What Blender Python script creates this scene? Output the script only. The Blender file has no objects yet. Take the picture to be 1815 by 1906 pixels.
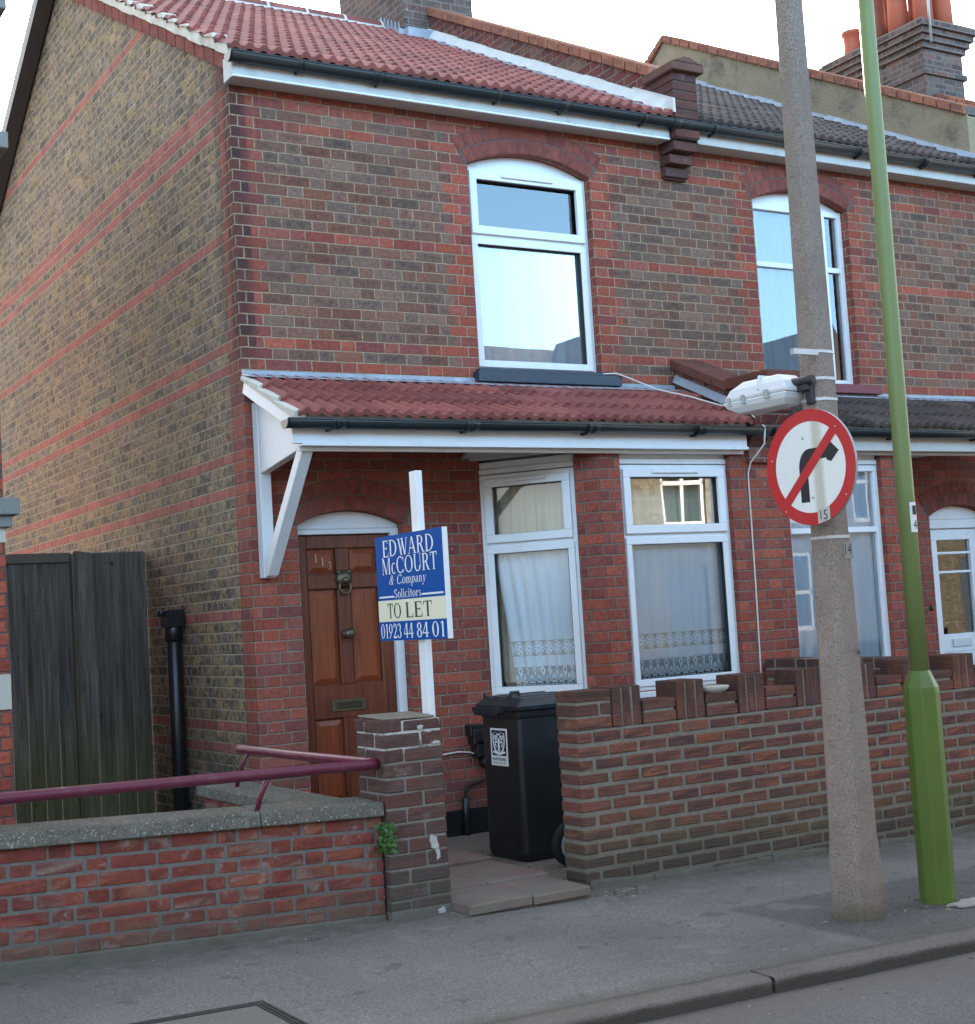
import bpy, bmesh, math, random
from mathutils import Vector, Matrix
R = math.radians
random.seed(7)
scene = bpy.context.scene
COL = scene.collection

# ------------------------------------------------------------------ camera, sky, sun, exposure
cd = bpy.data.cameras.new('camera')
cam = bpy.data.objects.new('camera', cd)
COL.objects.link(cam)
scene.camera = cam
cd.sensor_fit = 'HORIZONTAL'
cd.sensor_width = 36.0
cd.lens = 36.0 * 2702.27 / 1815.0
cd.clip_start = 0.1
cd.clip_end = 2000
YAW, PIT, ROL = R(31.0183), R(4.1025), R(-3.4629)
fw = Vector((math.sin(YAW) * math.cos(PIT), math.cos(YAW) * math.cos(PIT), math.sin(PIT)))
r0 = Vector((math.cos(YAW), -math.sin(YAW), 0))
u0 = r0.cross(fw)
rt = math.cos(ROL) * r0 + math.sin(ROL) * u0
up = -math.sin(ROL) * r0 + math.cos(ROL) * u0
cam.matrix_world = Matrix(((rt.x, up.x, -fw.x, -3.547), (rt.y, up.y, -fw.y, -8.931), (rt.z, up.z, -fw.z, 1.485), (0, 0, 0, 1)))

SUN_EL, SUN_AZ = R(24), R(22)          # azimuth measured from +Y towards +X: the sun is low behind the houses
w = bpy.data.worlds.new('World')
scene.world = w
w.use_nodes = True
wn = w.node_tree
bg = wn.nodes['Background']
sky = wn.nodes.new('ShaderNodeTexSky')
sky.sky_type = 'NISHITA'
sky.sun_disc = False
sky.sun_elevation = SUN_EL
sky.sun_rotation = SUN_AZ
sky.air_density = 1.0
sky.dust_density = 2.5
sky.ozone_density = 0.6
bg.inputs['Strength'].default_value = 0.13
# thin high haze greys the blue a little; a clear blue opening with low white cloud lies over the roofs across the street (-Y)
def wnode(t, **kw):
    n_ = wn.nodes.new(t)
    for k_, v_ in kw.items(): setattr(n_, k_, v_)
    return n_
tc = wnode('ShaderNodeTexCoord'); sx = wnode('ShaderNodeSeparateXYZ'); wn.links.new(tc.outputs['Generated'], sx.inputs[0])
bw_ = wnode('ShaderNodeRGBToBW'); wn.links.new(sky.outputs[0], bw_.inputs[0])
mh = wnode('ShaderNodeMix', data_type='RGBA'); mh.inputs[0].default_value = .68
wn.links.new(sky.outputs[0], mh.inputs[6]); wn.links.new(bw_.outputs[0], mh.inputs[7])
def wmr(sock, a, b):
    n_ = wnode('ShaderNodeMapRange', interpolation_type='SMOOTHSTEP'); wn.links.new(sock, n_.inputs[0]); n_.inputs[1].default_value = a; n_.inputs[2].default_value = b
    return n_.outputs[0]
def wm(op, a, b):
    n_ = wnode('ShaderNodeMath', operation=op)
    for i_, q_ in enumerate((a, b)):
        if isinstance(q_, (int, float)): n_.inputs[i_].default_value = q_
        else: wn.links.new(q_, n_.inputs[i_])
    return n_.outputs[0]
front = wm('MULTIPLY', wmr(sx.outputs['Y'], -.25, -.65), wmr(sx.outputs['Z'], .62, .40))
nz_ = wnode('ShaderNodeTexNoise'); nz_.inputs['Scale'].default_value = 5.0; nz_.inputs['Detail'].default_value = 6.0
wn.links.new(tc.outputs['Generated'], nz_.inputs['Vector'])
cl = wmr(wm('ADD', sx.outputs['Z'], wm('MULTIPLY', wm('SUBTRACT', nz_.outputs[0], .5), .10)), .165, .115)
gc = wnode('ShaderNodeMix', data_type='RGBA'); wn.links.new(cl, gc.inputs[0])
gc.inputs[6].default_value = (1.35, 2.3, 3.1, 1); gc.inputs[7].default_value = (1.0, 1.25, 1.45, 1)
gl_ = wnode('ShaderNodeMix', data_type='RGBA'); wn.links.new(front, gl_.inputs[0]); gl_.inputs[6].default_value = (1, 1, 1, 1); wn.links.new(gc.outputs[2], gl_.inputs[7])
mu = wnode('ShaderNodeMix', data_type='RGBA', blend_type='MULTIPLY', clamp_result=False); mu.inputs[0].default_value = 1.0
wn.links.new(mh.outputs[2], mu.inputs[6]); wn.links.new(gl_.outputs[2], mu.inputs[7])
wn.links.new(mu.outputs[2], bg.inputs[0])
sd = bpy.data.lights.new('sun', 'SUN')
sd.energy = 2.6
sd.angle = R(0.6)
sd.color = (1.0, 0.93, 0.82)
sun = bpy.data.objects.new('sun', sd)
COL.objects.link(sun)
sdir = Vector((math.sin(SUN_AZ) * math.cos(SUN_EL), math.cos(SUN_AZ) * math.cos(SUN_EL), math.sin(SUN_EL)))
sun.rotation_euler = sdir.to_track_quat('Z', 'Y').to_euler()
scene.view_settings.view_transform = 'Standard'
scene.view_settings.look = 'None'
scene.view_settings.gamma = 1.0
scene.view_settings.exposure = 2.45
scene.render.engine = 'CYCLES'
scene.cycles.max_bounces = 8
scene.cycles.transparent_max_bounces = 12

# ------------------------------------------------------------------ node helpers
class S:
    """a scalar socket with arithmetic"""
    def __init__(s, nt, k): s.nt, s.k = nt, k
    def op(s, o, b=None, c=None, clamp=False):
        n = s.nt.nodes.new('ShaderNodeMath'); n.operation = o; n.use_clamp = clamp
        for i, a in enumerate((s, b, c)):
            if a is None: continue
            if isinstance(a, S): s.nt.links.new(a.k, n.inputs[i])
            else: n.inputs[i].default_value = float(a)
        return S(s.nt, n.outputs[0])
    def __add__(s, b): return s.op('ADD', b)
    __radd__ = __add__
    def __sub__(s, b): return s.op('SUBTRACT', b)
    def __rsub__(s, b): return (s * -1.0) + b
    def __mul__(s, b): return s.op('MULTIPLY', b)
    __rmul__ = __mul__
    def __truediv__(s, b): return s.op('DIVIDE', b)
    def floor(s): return s.op('FLOOR')
    def gt(s, b): return s.op('GREATER_THAN', b)
    def lt(s, b): return s.op('LESS_THAN', b)
    def mn(s, b): return s.op('MINIMUM', b)
    def mx(s, b): return s.op('MAXIMUM', b)
    def ab(s): return s.op('ABSOLUTE')
    def fmod(s, b): return s - (s / b).floor() * b
    def clamp(s): return s.op('ADD', 0.0, clamp=True)
    def smooth(s, a, b):
        n = s.nt.nodes.new('ShaderNodeMapRange'); n.interpolation_type = 'SMOOTHSTEP'
        s.nt.links.new(s.k, n.inputs[0])
        n.inputs[1].default_value = a; n.inputs[2].default_value = b
        return S(s.nt, n.outputs[0])
    def between(s, a, b): return s.gt(a) * s.lt(b)
    def near(s, v, tol=0.3): return (s - v).ab().lt(tol)

class Mat:
    def __init__(self, name):
        self.m = bpy.data.materials.new(name); self.m.use_nodes = True
        self.nt = self.m.node_tree
        self.b = self.nt.nodes['Principled BSDF']
        self._uv = self._pos = None
    def node(self, t, **kw):
        n = self.nt.nodes.new(t)
        for k, v in kw.items(): setattr(n, k, v)
        return n
    def link(self, a, b): self.nt.links.new(a.k if isinstance(a, S) else a, b)
    def xyz(self, sock):
        n = self.node('ShaderNodeSeparateXYZ'); self.nt.links.new(sock, n.inputs[0])
        return [S(self.nt, o) for o in n.outputs]
    def uvsock(self): return self.node('ShaderNodeUVMap').outputs[0]
    def uv(self):
        if not self._uv: self._uv = self.xyz(self.uvsock())
        return self._uv[0], self._uv[1]
    def possock(self): return self.node('ShaderNodeNewGeometry').outputs['Position']
    def pos(self):
        if not self._pos: self._pos = self.xyz(self.possock())
        return self._pos
    def vec(self, x, y, z=0.0):
        n = self.node('ShaderNodeCombineXYZ')
        for i, a in enumerate((x, y, z)):
            if isinstance(a, S): self.nt.links.new(a.k, n.inputs[i])
            else: n.inputs[i].default_value = a
        return n.outputs[0]
    def noise(self, scale, detail=3.0, rough=0.55, vec=None, dist=0.0):
        n = self.node('ShaderNodeTexNoise')
        n.inputs['Scale'].default_value = scale; n.inputs['Detail'].default_value = detail
        n.inputs['Roughness'].default_value = rough; n.inputs['Distortion'].default_value = dist
        self.nt.links.new(vec if vec is not None else self.possock(), n.inputs['Vector'])
        return S(self.nt, n.outputs[0])
    def vnoise(self, sx, sy, sz, detail=3.0, dist=0.0):
        mp = self.node('ShaderNodeMapping'); mp.inputs['Scale'].default_value = (sx, sy, sz)
        self.nt.links.new(self.possock(), mp.inputs[0])
        return self.noise(1.0, detail, vec=mp.outputs[0], dist=dist)
    def white(self, vec):
        n = self.node('ShaderNodeTexWhiteNoise'); n.noise_dimensions = '3D'
        self.nt.links.new(vec, n.inputs['Vector'])
        c = self.node('ShaderNodeSeparateColor'); self.nt.links.new(n.outputs['Color'], c.inputs[0])
        return [S(self.nt, o) for o in c.outputs]
    def voro(self, scale, vec=None, feature='F1'):
        n = self.node('ShaderNodeTexVoronoi'); n.feature = feature
        n.inputs['Scale'].default_value = scale
        self.nt.links.new(vec if vec is not None else self.possock(), n.inputs['Vector'])
        return S(self.nt, n.outputs[0])
    def ramp(self, fac, stops, interp='LINEAR'):
        n = self.node('ShaderNodeValToRGB'); n.color_ramp.interpolation = interp
        e = n.color_ramp.elements
        while len(e) < len(stops): e.new(0.5)
        for q, (p, c) in zip(e, stops): q.position = p; q.color = (c[0], c[1], c[2], 1)
        self.link(fac, n.inputs[0])
        return n.outputs[0]
    def palette(self, fac, cols):
        return self.ramp(fac, [(i / len(cols), c) for i, c in enumerate(cols)], 'CONSTANT')
    def mix(self, fac, a, b, mode='MIX'):
        n = self.node('ShaderNodeMix'); n.data_type = 'RGBA'; n.blend_type = mode; n.clamp_factor = True
        for v, i in ((fac, 0), (a, 6), (b, 7)):
            if isinstance(v, S): self.nt.links.new(v.k, n.inputs[i])
            elif isinstance(v, (int, float)): n.inputs[i].default_value = v
            elif isinstance(v, tuple): n.inputs[i].default_value = (v[0], v[1], v[2], 1)
            else: self.nt.links.new(v, n.inputs[i])
        return n.outputs[2]
    def scale(self, col, f):
        """colour times scalar"""
        n = self.node('ShaderNodeVectorMath', operation='SCALE')
        if isinstance(col, tuple): n.inputs[0].default_value = col
        else: self.nt.links.new(col, n.inputs[0])
        self.link(f, n.inputs['Scale']) if isinstance(f, S) else setattr(n.inputs['Scale'], 'default_value', f)
        return n.outputs[0]
    def color(self, c):
        if isinstance(c, tuple): self.b.inputs['Base Color'].default_value = (c[0], c[1], c[2], 1)
        else: self.nt.links.new(c, self.b.inputs['Base Color'])
    def rough(self, r):
        if isinstance(r, S): self.link(r, self.b.inputs['Roughness'])
        else: self.b.inputs['Roughness'].default_value = r
    def bump(self, h, dist=0.005, strength=1.0):
        n = self.node('ShaderNodeBump'); n.inputs['Distance'].default_value = dist; n.inputs['Strength'].default_value = strength
        self.link(h, n.inputs['Height']); self.nt.links.new(n.outputs[0], self.b.inputs['Normal'])
    def spec(self, v): self.b.inputs['Specular IOR Level'].default_value = v

def plain(name, col, rough=0.5, var=0.12, scale=9.0, bump=0.0, bscale=60.0, metal=0.0, spec=0.5, dirt=None, dirtamt=0.35, dscale=5.0):
    M = Mat(name)
    c = M.scale(col, M.noise(scale, 4.0) * (2 * var) + (1 - var))
    if dirt: c = M.mix(M.noise(dscale, 6.0, 0.65).smooth(0.48, 0.75) * dirtamt, c, dirt)
    M.color(c); M.rough(rough); M.b.inputs['Metallic'].default_value = metal; M.spec(spec)
    if bump: M.bump(M.noise(bscale, 4.0), bump)
    return M.m

RED = [(.285, .070, .046), (.245, .064, .047), (.315, .083, .052), (.215, .062, .052), (.265, .078, .058), (.30, .072, .044)]
REDD = [(.16, .05, .042), (.19, .055, .043), (.13, .045, .042), (.215, .06, .045), (.175, .052, .042)]
PURP = [(0.196, 0.099, 0.071), (0.181, 0.087, 0.060), (0.201, 0.116, 0.084), (0.186, 0.084, 0.055), (0.152, 0.095, 0.071), (0.201, 0.093, 0.062), (0.181, 0.108, 0.080), (0.201, 0.080, 0.050), (0.171, 0.101, 0.074), (0.191, 0.093, 0.064)]
YEL = [(0.310, 0.213, 0.124), (0.250, 0.180, 0.118), (0.340, 0.227, 0.120), (0.190, 0.140, 0.101), (0.285, 0.198, 0.133), (0.320, 0.208, 0.101), (0.155, 0.117, 0.090), (0.280, 0.203, 0.149), (0.350, 0.227, 0.110), (0.280, 0.180, 0.129)]

def brickwork(name, base, zones=(), bw=.225, bh=.075, joint=.010, mortar=(.27, .24, .19), bond='flemish', z0=-.0175, seed=0., spots=.0, stain=None, edge=.0035, rough=.88, bumpd=.006, mvar=.25, after=None, pre=None, mott=.9, rag=1.0, perp=1.0, low=None):
    """brick pattern in metres on the UV map; zones = list of function(u, v, row) -> (mask, palette)"""
    M = Mat(name)
    u, v = M.uv()
    wob = M.noise(14.0, 2.0) - .5
    wob2 = M.noise(55.0, 2.0) - .5
    u2 = u + wob2 * (.008 * rag)
    v2 = v - z0 + wob * .006 + wob2 * (.006 * rag)
    row = (v2 / bh).floor()
    fv = v2 - row * bh
    odd = row.fmod(2.0)
    if bond == 'flemish':
        per = bw * 1.5
        uu = u2 + odd * (per * .5)
        cell = (uu / per).floor()
        fu = uu - cell * per
        isH = fu.gt(bw)
        lu = fu - isH * bw
        wd = bw - isH * (bw * .5)
        idx = cell * 2.0 + isH
    elif bond == 'header':      # rough stock work: mostly headers, some pairs joined to a stretcher
        uu = u2 + odd * (bw * .25) + (row * .37).op('SINE') * .03
        pr = (uu / bw).floor(); fu = uu - pr * bw
        mg = M.white(M.vec(pr, row, seed + 3.3))[0].gt(.66)
        hf = fu.gt(bw * .5) * (1.0 - mg)
        lu = fu - hf * (bw * .5); wd = mg * (bw * .5) + bw * .5
        idx = pr * 2.0 + hf
    else:
        uu = u2 + odd * (bw * .5)
        idx = (uu / bw).floor(); lu = uu - idx * bw; wd = bw
    du = lu.mn((lu * -1.0) + wd)
    dv = fv.mn((fv * -1.0) + bh)
    d = (du * perp).mn(dv)
    mask = (d + (M.noise(70.0, 3.0) - .5) * (.006 * rag)).smooth(joint * .5 - edge * .5, joint * .5 + edge)
    r1, r2, r3 = M.white(M.vec(idx, row, seed))
    col = M.palette(r1, base)
    if mott > 1:
        col = M.mix(M.noise(17.0, 5.0, .75, M.vec(u, v, r1 * 9.0)).smooth(.485, .56) * .78, col, (.058, .050, .043))
        col = M.mix(M.noise(15.0, 5.0, .75, M.vec(u, v, r2 * 9.0 + 3.0)).smooth(.54, .61) * .75, col, (.45, .30, .13))
        col = M.mix(M.noise(2.2, 4.0, .7).smooth(.5, .68) * .25, col, (.36, .29, .21))
    if spots:
        # kiln marks: a dark blur in the middle of some bricks, and pin holes
        cx = (du / .055).clamp() * (dv / .03).clamp() * M.noise(26.0, 3.0).smooth(.40, .54)
        col = M.mix(cx * r2.gt(.52) * spots * .85, col, (.045, .038, .037))
        pit = M.noise(95.0, 1.0).smooth(.63, .69)
        col = M.mix(pit * spots, col, (.03, .025, .025))
    for zf in zones:
        mk, pal = zf(u, v, row, M)
        col = M.mix(mk, col, M.palette(r2, pal))
    col = M.scale(col, (r3 * .34 + .83) * (M.noise(38.0, 5.0, .7) * (2 * mott) + (1 - mott)))
    if pre: col = pre(M, col, u, v, row, odd, r3)
    mcol = M.scale(mortar, M.noise(6.0, 5.0, .7) * (2 * mvar) + (1 - mvar))
    if low: mcol = M.mix(v.lt(3.12), mcol, M.scale(low, M.noise(6.0, 5.0, .7) * .8 + .6))
    out = M.mix(mask, mcol, col)
    if after: out = after(M, out, u, v, row)
    if stain: out = M.mix(M.noise(1.1, 6.0, .7).smooth(.46, .72) * stain[1], out, stain[0])
    speck = M.noise(26.0, 1.0).smooth(.775, .79)
    out = M.mix(speck * .5, out, (.5, .48, .44))
    M.color(out); M.rough(rough); M.spec(.25)
    M.bump(mask * 1.0 + M.noise(75.0, 4.0, .7) * .38 + r3 * .18, bumpd)
    return M.m

# ------------------------------------------------------------------ mesh helpers
class Thing:
    pass

def tag(o, label=None, cat=None, group=None, kind=None):
    if label: o['label'] = label
    if cat: o['category'] = cat
    if group: o['group'] = group
    if kind: o['kind'] = kind
    return o

def thing(name, label, cat, loc=(0, 0, 0), group=None):
    o = bpy.data.objects.new(name, None); COL.objects.link(o)
    o.empty_display_size = .2
    o.location = loc
    return tag(o, label, cat, group)

def origin_of(o):
    v = Vector((0, 0, 0))
    while o is not None:
        v = v + Vector(o.location); o = o.parent
    return v

class F:
    """wall frame: s runs along the wall, d outwards, z up"""
    def __init__(s, O, t):
        s.O = Vector((O[0], O[1])); s.t = Vector((t[0], t[1])).normalized(); s.n = Vector((s.t.y, -s.t.x))
    def p(s, a, d, z):
        q = s.O + s.t * a + s.n * d
        return (q.x, q.y, z)

class MB:
    def __init__(s): s.v, s.f, s.uvs, s.mi, s.cur, s.uvc, s.sm = [], [], [], [], 0, None, []
    def face(s, pts, uv=None, smooth=False):
        i = len(s.v); s.v += [tuple(p) for p in pts]; s.f.append(tuple(range(i, i + len(pts))))
        s.uvs.append(uv if uv else ([s.uvc] * len(pts) if s.uvc else None)); s.mi.append(s.cur); s.sm.append(smooth)
    def faces(s, pts, fs, smooth=False):
        i = len(s.v); s.v += [tuple(p) for p in pts]
        for f in fs:
            s.f.append(tuple(i + k for k in f)); s.uvs.append([s.uvc] * len(f) if s.uvc else None); s.mi.append(s.cur); s.sm.append(smooth)
    def hexa(s, p):
        s.faces(p, [(0, 3, 2, 1), (4, 5, 6, 7), (0, 1, 5, 4), (1, 2, 6, 5), (2, 3, 7, 6), (3, 0, 4, 7)])
    def box(s, x0, x1, y0, y1, z0, z1):
        s.hexa([(x0, y0, z0), (x1, y0, z0), (x1, y1, z0), (x0, y1, z0), (x0, y0, z1), (x1, y0, z1), (x1, y1, z1), (x0, y1, z1)])
    def fbox(s, fr, s0, s1, d0, d1, z0, z1):
        """d0 < d1, d outwards"""
        p = fr.p
        s.hexa([p(s0, d1, z0), p(s1, d1, z0), p(s1, d0, z0), p(s0, d0, z0), p(s0, d1, z1), p(s1, d1, z1), p(s1, d0, z1), p(s0, d0, z1)])
    def prism(s, poly, ex):
        """closed polygon of 3-D points swept by the vector ex (polygon faces against ex)"""
        n = len(poly); ex = Vector(ex)
        q = [tuple(Vector(p) + ex) for p in poly]
        s.faces(list(poly) + q, [tuple(range(n)), tuple(range(2 * n - 1, n - 1, -1))] + [(i, n + i, n + (i + 1) % n, (i + 1) % n) for i in range(n)])
    def tube(s, path, r, n=12, caps=True, rs=None, smooth=True):
        P = [Vector(p) for p in path]; rings = []
        ref = None
        for i, p in enumerate(P):
            a = P[max(i - 1, 0)]; b = P[min(i + 1, len(P) - 1)]
            d = (b - a).normalized()
            if ref is None: ref = d.orthogonal().normalized()
            ref = (ref - d * ref.dot(d)).normalized(); q = d.cross(ref)
            rr = rs[i] if rs else r
            rings.append([p + (ref * math.cos(2 * math.pi * k / n) + q * math.sin(2 * math.pi * k / n)) * rr for k in range(n)])
        base = len(s.v); s.v += [tuple(x) for ring in rings for x in ring]
        def add(f, sm): s.f.append(f); s.uvs.append(None); s.mi.append(s.cur); s.sm.append(sm)
        for i in range(len(P) - 1):
            for k in range(n):
                k2 = (k + 1) % n
                add((base + i * n + k, base + i * n + k2, base + (i + 1) * n + k2, base + (i + 1) * n + k), smooth)
        if caps:
            add(tuple(base + k for k in range(n - 1, -1, -1)), False)
            add(tuple(base + (len(P) - 1) * n + k for k in range(n)), False)
    def lathe(s, c, prof, n=20, smooth=True, axis=None):
        """profile of (r, h) about an axis through c (default z)"""
        ax = Vector(axis).normalized() if axis else Vector((0, 0, 1))
        a = ax.orthogonal().normalized(); b = ax.cross(a); c = Vector(c)
        base = len(s.v)
        for r, h in prof:
            for k in range(n):
                t = 2 * math.pi * k / n
                s.v.append(tuple(c + ax * h + (a * math.cos(t) + b * math.sin(t)) * r))
        def add(f, sm): s.f.append(f); s.uvs.append(None); s.mi.append(s.cur); s.sm.append(sm)
        for i in range(len(prof) - 1):
            for k in range(n):
                k2 = (k + 1) % n
                add((base + i * n + k, base + i * n + k2, base + (i + 1) * n + k2, base + (i + 1) * n + k), smooth)
        add(tuple(base + k for k in range(n - 1, -1, -1)), False)
        add(tuple(base + (len(prof) - 1) * n + k for k in range(n)), False)
    def build(s, name, mats, parent=None, bevel=0.0, seg=1, loc=None, fix=True, shear=None):
        if not isinstance(mats, (list, tuple)): mats = [mats]
        org = origin_of(parent) if parent is not None else Vector(loc or (0, 0, 0))
        me = bpy.data.meshes.new(name)
        V = s.v
        if shear: V = [shear(p) for p in V]
        me.from_pydata([tuple(Vector(p) - org) for p in V], [], s.f)
        for m in mats: me.materials.append(m)
        me.polygons.foreach_set('material_index', s.mi)
        me.polygons.foreach_set('use_smooth', s.sm)
        if fix:
            bm = bmesh.new(); bm.from_mesh(me)
            bmesh.ops.recalc_face_normals(bm, faces=bm.faces)
            bm.to_mesh(me); bm.free()
        uvl = me.uv_layers.new(name='UVMap')
        dat = [0.0] * (2 * len(me.loops))
        mv = me.vertices
        for pi, p in enumerate(me.polygons):
            cu = s.uvs[pi]
            if cu is not None and not (len(cu) > 1 and cu[0] != cu[1]):
                for li in p.loop_indices: dat[2 * li], dat[2 * li + 1] = cu[0]
                continue
            if cu is not None:
                look = {vi: cu[k] for k, vi in enumerate(s.f[pi])}
                for li in p.loop_indices:
                    dat[2 * li], dat[2 * li + 1] = look[me.loops[li].vertex_index]
                continue
            n = p.normal
            if abs(n.z) > .75:
                for li in p.loop_indices:
                    q = mv[me.loops[li].vertex_index].co + org
                    dat[2 * li], dat[2 * li + 1] = q.x, q.y
            else:
                t = Vector((-n.y, n.x, 0)); t.normalize()
                if (abs(t.x) > abs(t.y) and t.x < 0) or (abs(t.x) <= abs(t.y) and t.y < 0): t = -t
                for li in p.loop_indices:
                    q = mv[me.loops[li].vertex_index].co + org
                    dat[2 * li], dat[2 * li + 1] = q.dot(t), q.z
        uvl.data.foreach_set('uv', dat)
        o = bpy.data.objects.new(name, me); COL.objects.link(o)
        if parent is not None: o.parent = parent
        else: o.location = org
        if bevel:
            bv = o.modifiers.new('bevel', 'BEVEL'); bv.width = bevel; bv.segments = seg; bv.limit_method = 'ANGLE'; bv.angle_limit = R(40)
        return o

def wall_xz(mb, fr, s0, s1, z0, z1, ops, dback):
    """wall with (arched) openings: each op = (sa, sb, za, zspring, rise)"""
    xs = {s0, s1}
    N = 12
    def head(o, x):
        a, b, za, zs, ri = o
        if ri == 0: return zs
        half = (b - a) / 2; rad = (half * half + ri * ri) / (2 * ri)
        t = x - (a + b) / 2
        return zs + ri - rad + math.sqrt(max(rad * rad - t * t, 0))
    for o in ops:
        k = N if o[4] else 1
        for i in range(k + 1): xs.add(round(o[0] + (o[1] - o[0]) * i / k, 6))
    xs = sorted(xs)
    P = fr.p
    for a, b in zip(xs, xs[1:]):
        m = (a + b) / 2
        iv = [(z0, z0, None)]
        cur = (z0, z0)
        for o in sorted([o for o in ops if o[0] < m < o[1]], key=lambda o: o[2]):
            for d in (0, dback):
                if o[2] > cur[0] + 1e-6:
                    mb.face([P(a, d, cur[0]), P(b, d, cur[1]), P(b, d, o[2]), P(a, d, o[2])][::1 if d == 0 else -1])
            ha, hb = head(o, a), head(o, b)
            mb.face([P(a, 0, ha), P(b, 0, hb), P(b, dback, hb), P(a, dback, ha)])
            mb.face([P(a, dback, o[2]), P(b, dback, o[2]), P(b, 0, o[2]), P(a, 0, o[2])])
            cur = (ha, hb)
        for d in (0, dback):
            mb.face([P(a, d, cur[0]), P(b, d, cur[1]), P(b, d, z1), P(a, d, z1)][::1 if d == 0 else -1])
        mb.face([P(a, 0, z1), P(b, 0, z1), P(b, dback, z1), P(a, dback, z1)])
    for o in ops:
        for q, fl in ((o[0], 1), (o[1], -1)):
            if s0 < q < s1:
                mb.face([P(q, 0, o[2]), P(q, 0, o[3]), P(q, dback, o[3]), P(q, dback, o[2])][::fl])
    mb.face([P(s0, dback, z0), P(s0, 0, z0), P(s0, 0, z1), P(s0, dback, z1)])
    mb.face([P(s1, 0, z0), P(s1, dback, z0), P(s1, dback, z1), P(s1, 0, z1)])

def lay(mb, fr, s0, s1, z0, rows, bh, d0, d1, bond='flemish', bw=.225, j=.012, jit=.002, end=None, skip=None, rnd=random):
    """real bricks through the thickness of a wall over a mortar core (material 0 bricks, 1 mortar)"""
    for r in range(rows):
        z = z0 + r * bh
        if bond == 'flemish': seq = [bw, bw / 2] if r % 2 == 0 else [bw / 2, bw]
        elif bond == 'mixed': seq = [bw, bw / 2, bw, bw, bw / 2] if r % 2 else [bw / 2, bw, bw / 2, bw / 2, bw]
        else: seq = [bw]
        s = s0 - (bw / 2 if (bond == 'run' and r % 2) else 0)
        if bond == 'mixed' and r % 2: s -= .06
        k = 0
        while s < s1 - .015:
            L = seq[k % len(seq)]; k += 1
            a, b = max(s, s0), min(s + L, s1)
            s += L
            if b - a < .03: continue
            if skip and skip(a, b, z): continue
            ja = j / 2 if a > s0 else 0; jb = j / 2 if b < s1 else 0
            g = lambda: rnd.uniform(-jit, jit)
            mb.uvc = (rnd.random() * 50, rnd.random() * 50)
            dz0, dz1 = z + j / 2 + g() * .6, z + bh - j / 2 + g() * .6
            a0, b0 = a + ja + g() * (1 if ja else 0), b - jb + g() * (1 if jb else 0)
            P = fr.p; f0 = d1 + g(); f1 = d1 + g()
            mb.hexa([P(a0, f0, dz0), P(b0, f1, dz0), P(b0, d0 + g(), dz0), P(a0, d0 + g(), dz0),
                     P(a0, f0 + g() * .5, dz1), P(b0, f1 + g() * .5, dz1), P(b0, d0, dz1), P(a0, d0, dz1)])
    mb.uvc = None

def arch_ring(mb, fr, s0, s1, zs, rise, h, n, d0, d1, rings=1):
    """voussoirs over a segmental arch"""
    half = (s1 - s0) / 2; rad = (half * half + rise * rise) / (2 * rise)
    cs, cz = (s0 + s1) / 2, zs + rise - rad
    a0 = math.asin(half / rad)
    for q in range(rings):
        r0_, r1_ = rad + q * h + .002, rad + (q + 1) * h - .008
        m = n + q
        for k in range(m):
            ta, tb = -a0 + 2 * a0 * (k + .045) / m, -a0 + 2 * a0 * (k + .955) / m
            if q: ta, tb = ta * 1.06, tb * 1.06
            mb.uvc = (random.random() * 50, random.random() * 50)
            pt = lambda r, t, d: fr.p(cs + r * math.sin(t), d, cz + r * math.cos(t))
            mb.hexa([pt(r0_, ta, d1), pt(r0_, tb, d1), pt(r0_, tb, d0), pt(r0_, ta, d0), pt(r1_, ta, d1), pt(r1_, tb, d1), pt(r1_, tb, d0), pt(r1_, ta, d0)])
    mb.uvc = None

def tiles(mb, x0, x1, y0, z0, ang, rows, gauge, period=.10, roll=.029, tile=.30):
    prof = [0, 0, .06, .55, .95, 1, .92, .5, .06]
    n = len(prof)
    xs = []
    k = 0
    while True:
        for i, h in enumerate(prof):
            x = x0 + k * period + i * period / n
            if x > x1: break
            xs.append((x, h * roll))
        else:
            k += 1; continue
        break
    ca, sa = math.cos(ang), math.sin(ang)
    def P(x, s, h): return (x, y0 + s * ca - h * sa, z0 + s * sa + h * ca)
    for r in range(rows):
        sA, sB = r * gauge, (r + 1) * gauge + (.035 if r < rows - 1 else 0)
        jt = {}
        base = len(mb.v)
        for x, h in xs:
            t = int((x - x0) / tile)
            if t not in jt: jt[t] = (random.uniform(-.003, .004), random.uniform(-.004, .004))
            dh, ds = jt[t]
            mb.v += [P(x, sA + ds + .004, .004 + h * .55 + dh), P(x, sA + ds, .034 + h + dh), P(x, sA + ds + .012, .038 + h + dh), P(x, sB, .006 + h)]
        for i in range(len(xs) - 1):
            a, b = base + 4 * i, base + 4 * i + 4
            for q in range(3):
                mb.f.append((a + q, b + q, b + q + 1, a + q + 1))
                mb.uvs.append([(xs[i][0] + .001, r * gauge + .02 + .05 * q), (xs[i + 1][0], r * gauge + .02 + .05 * q), (xs[i + 1][0], r * gauge + .07 + .05 * q), (xs[i][0] + .001, r * gauge + .07 + .05 * q)])
                mb.mi.append(mb.cur); mb.sm.append(False)

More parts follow.
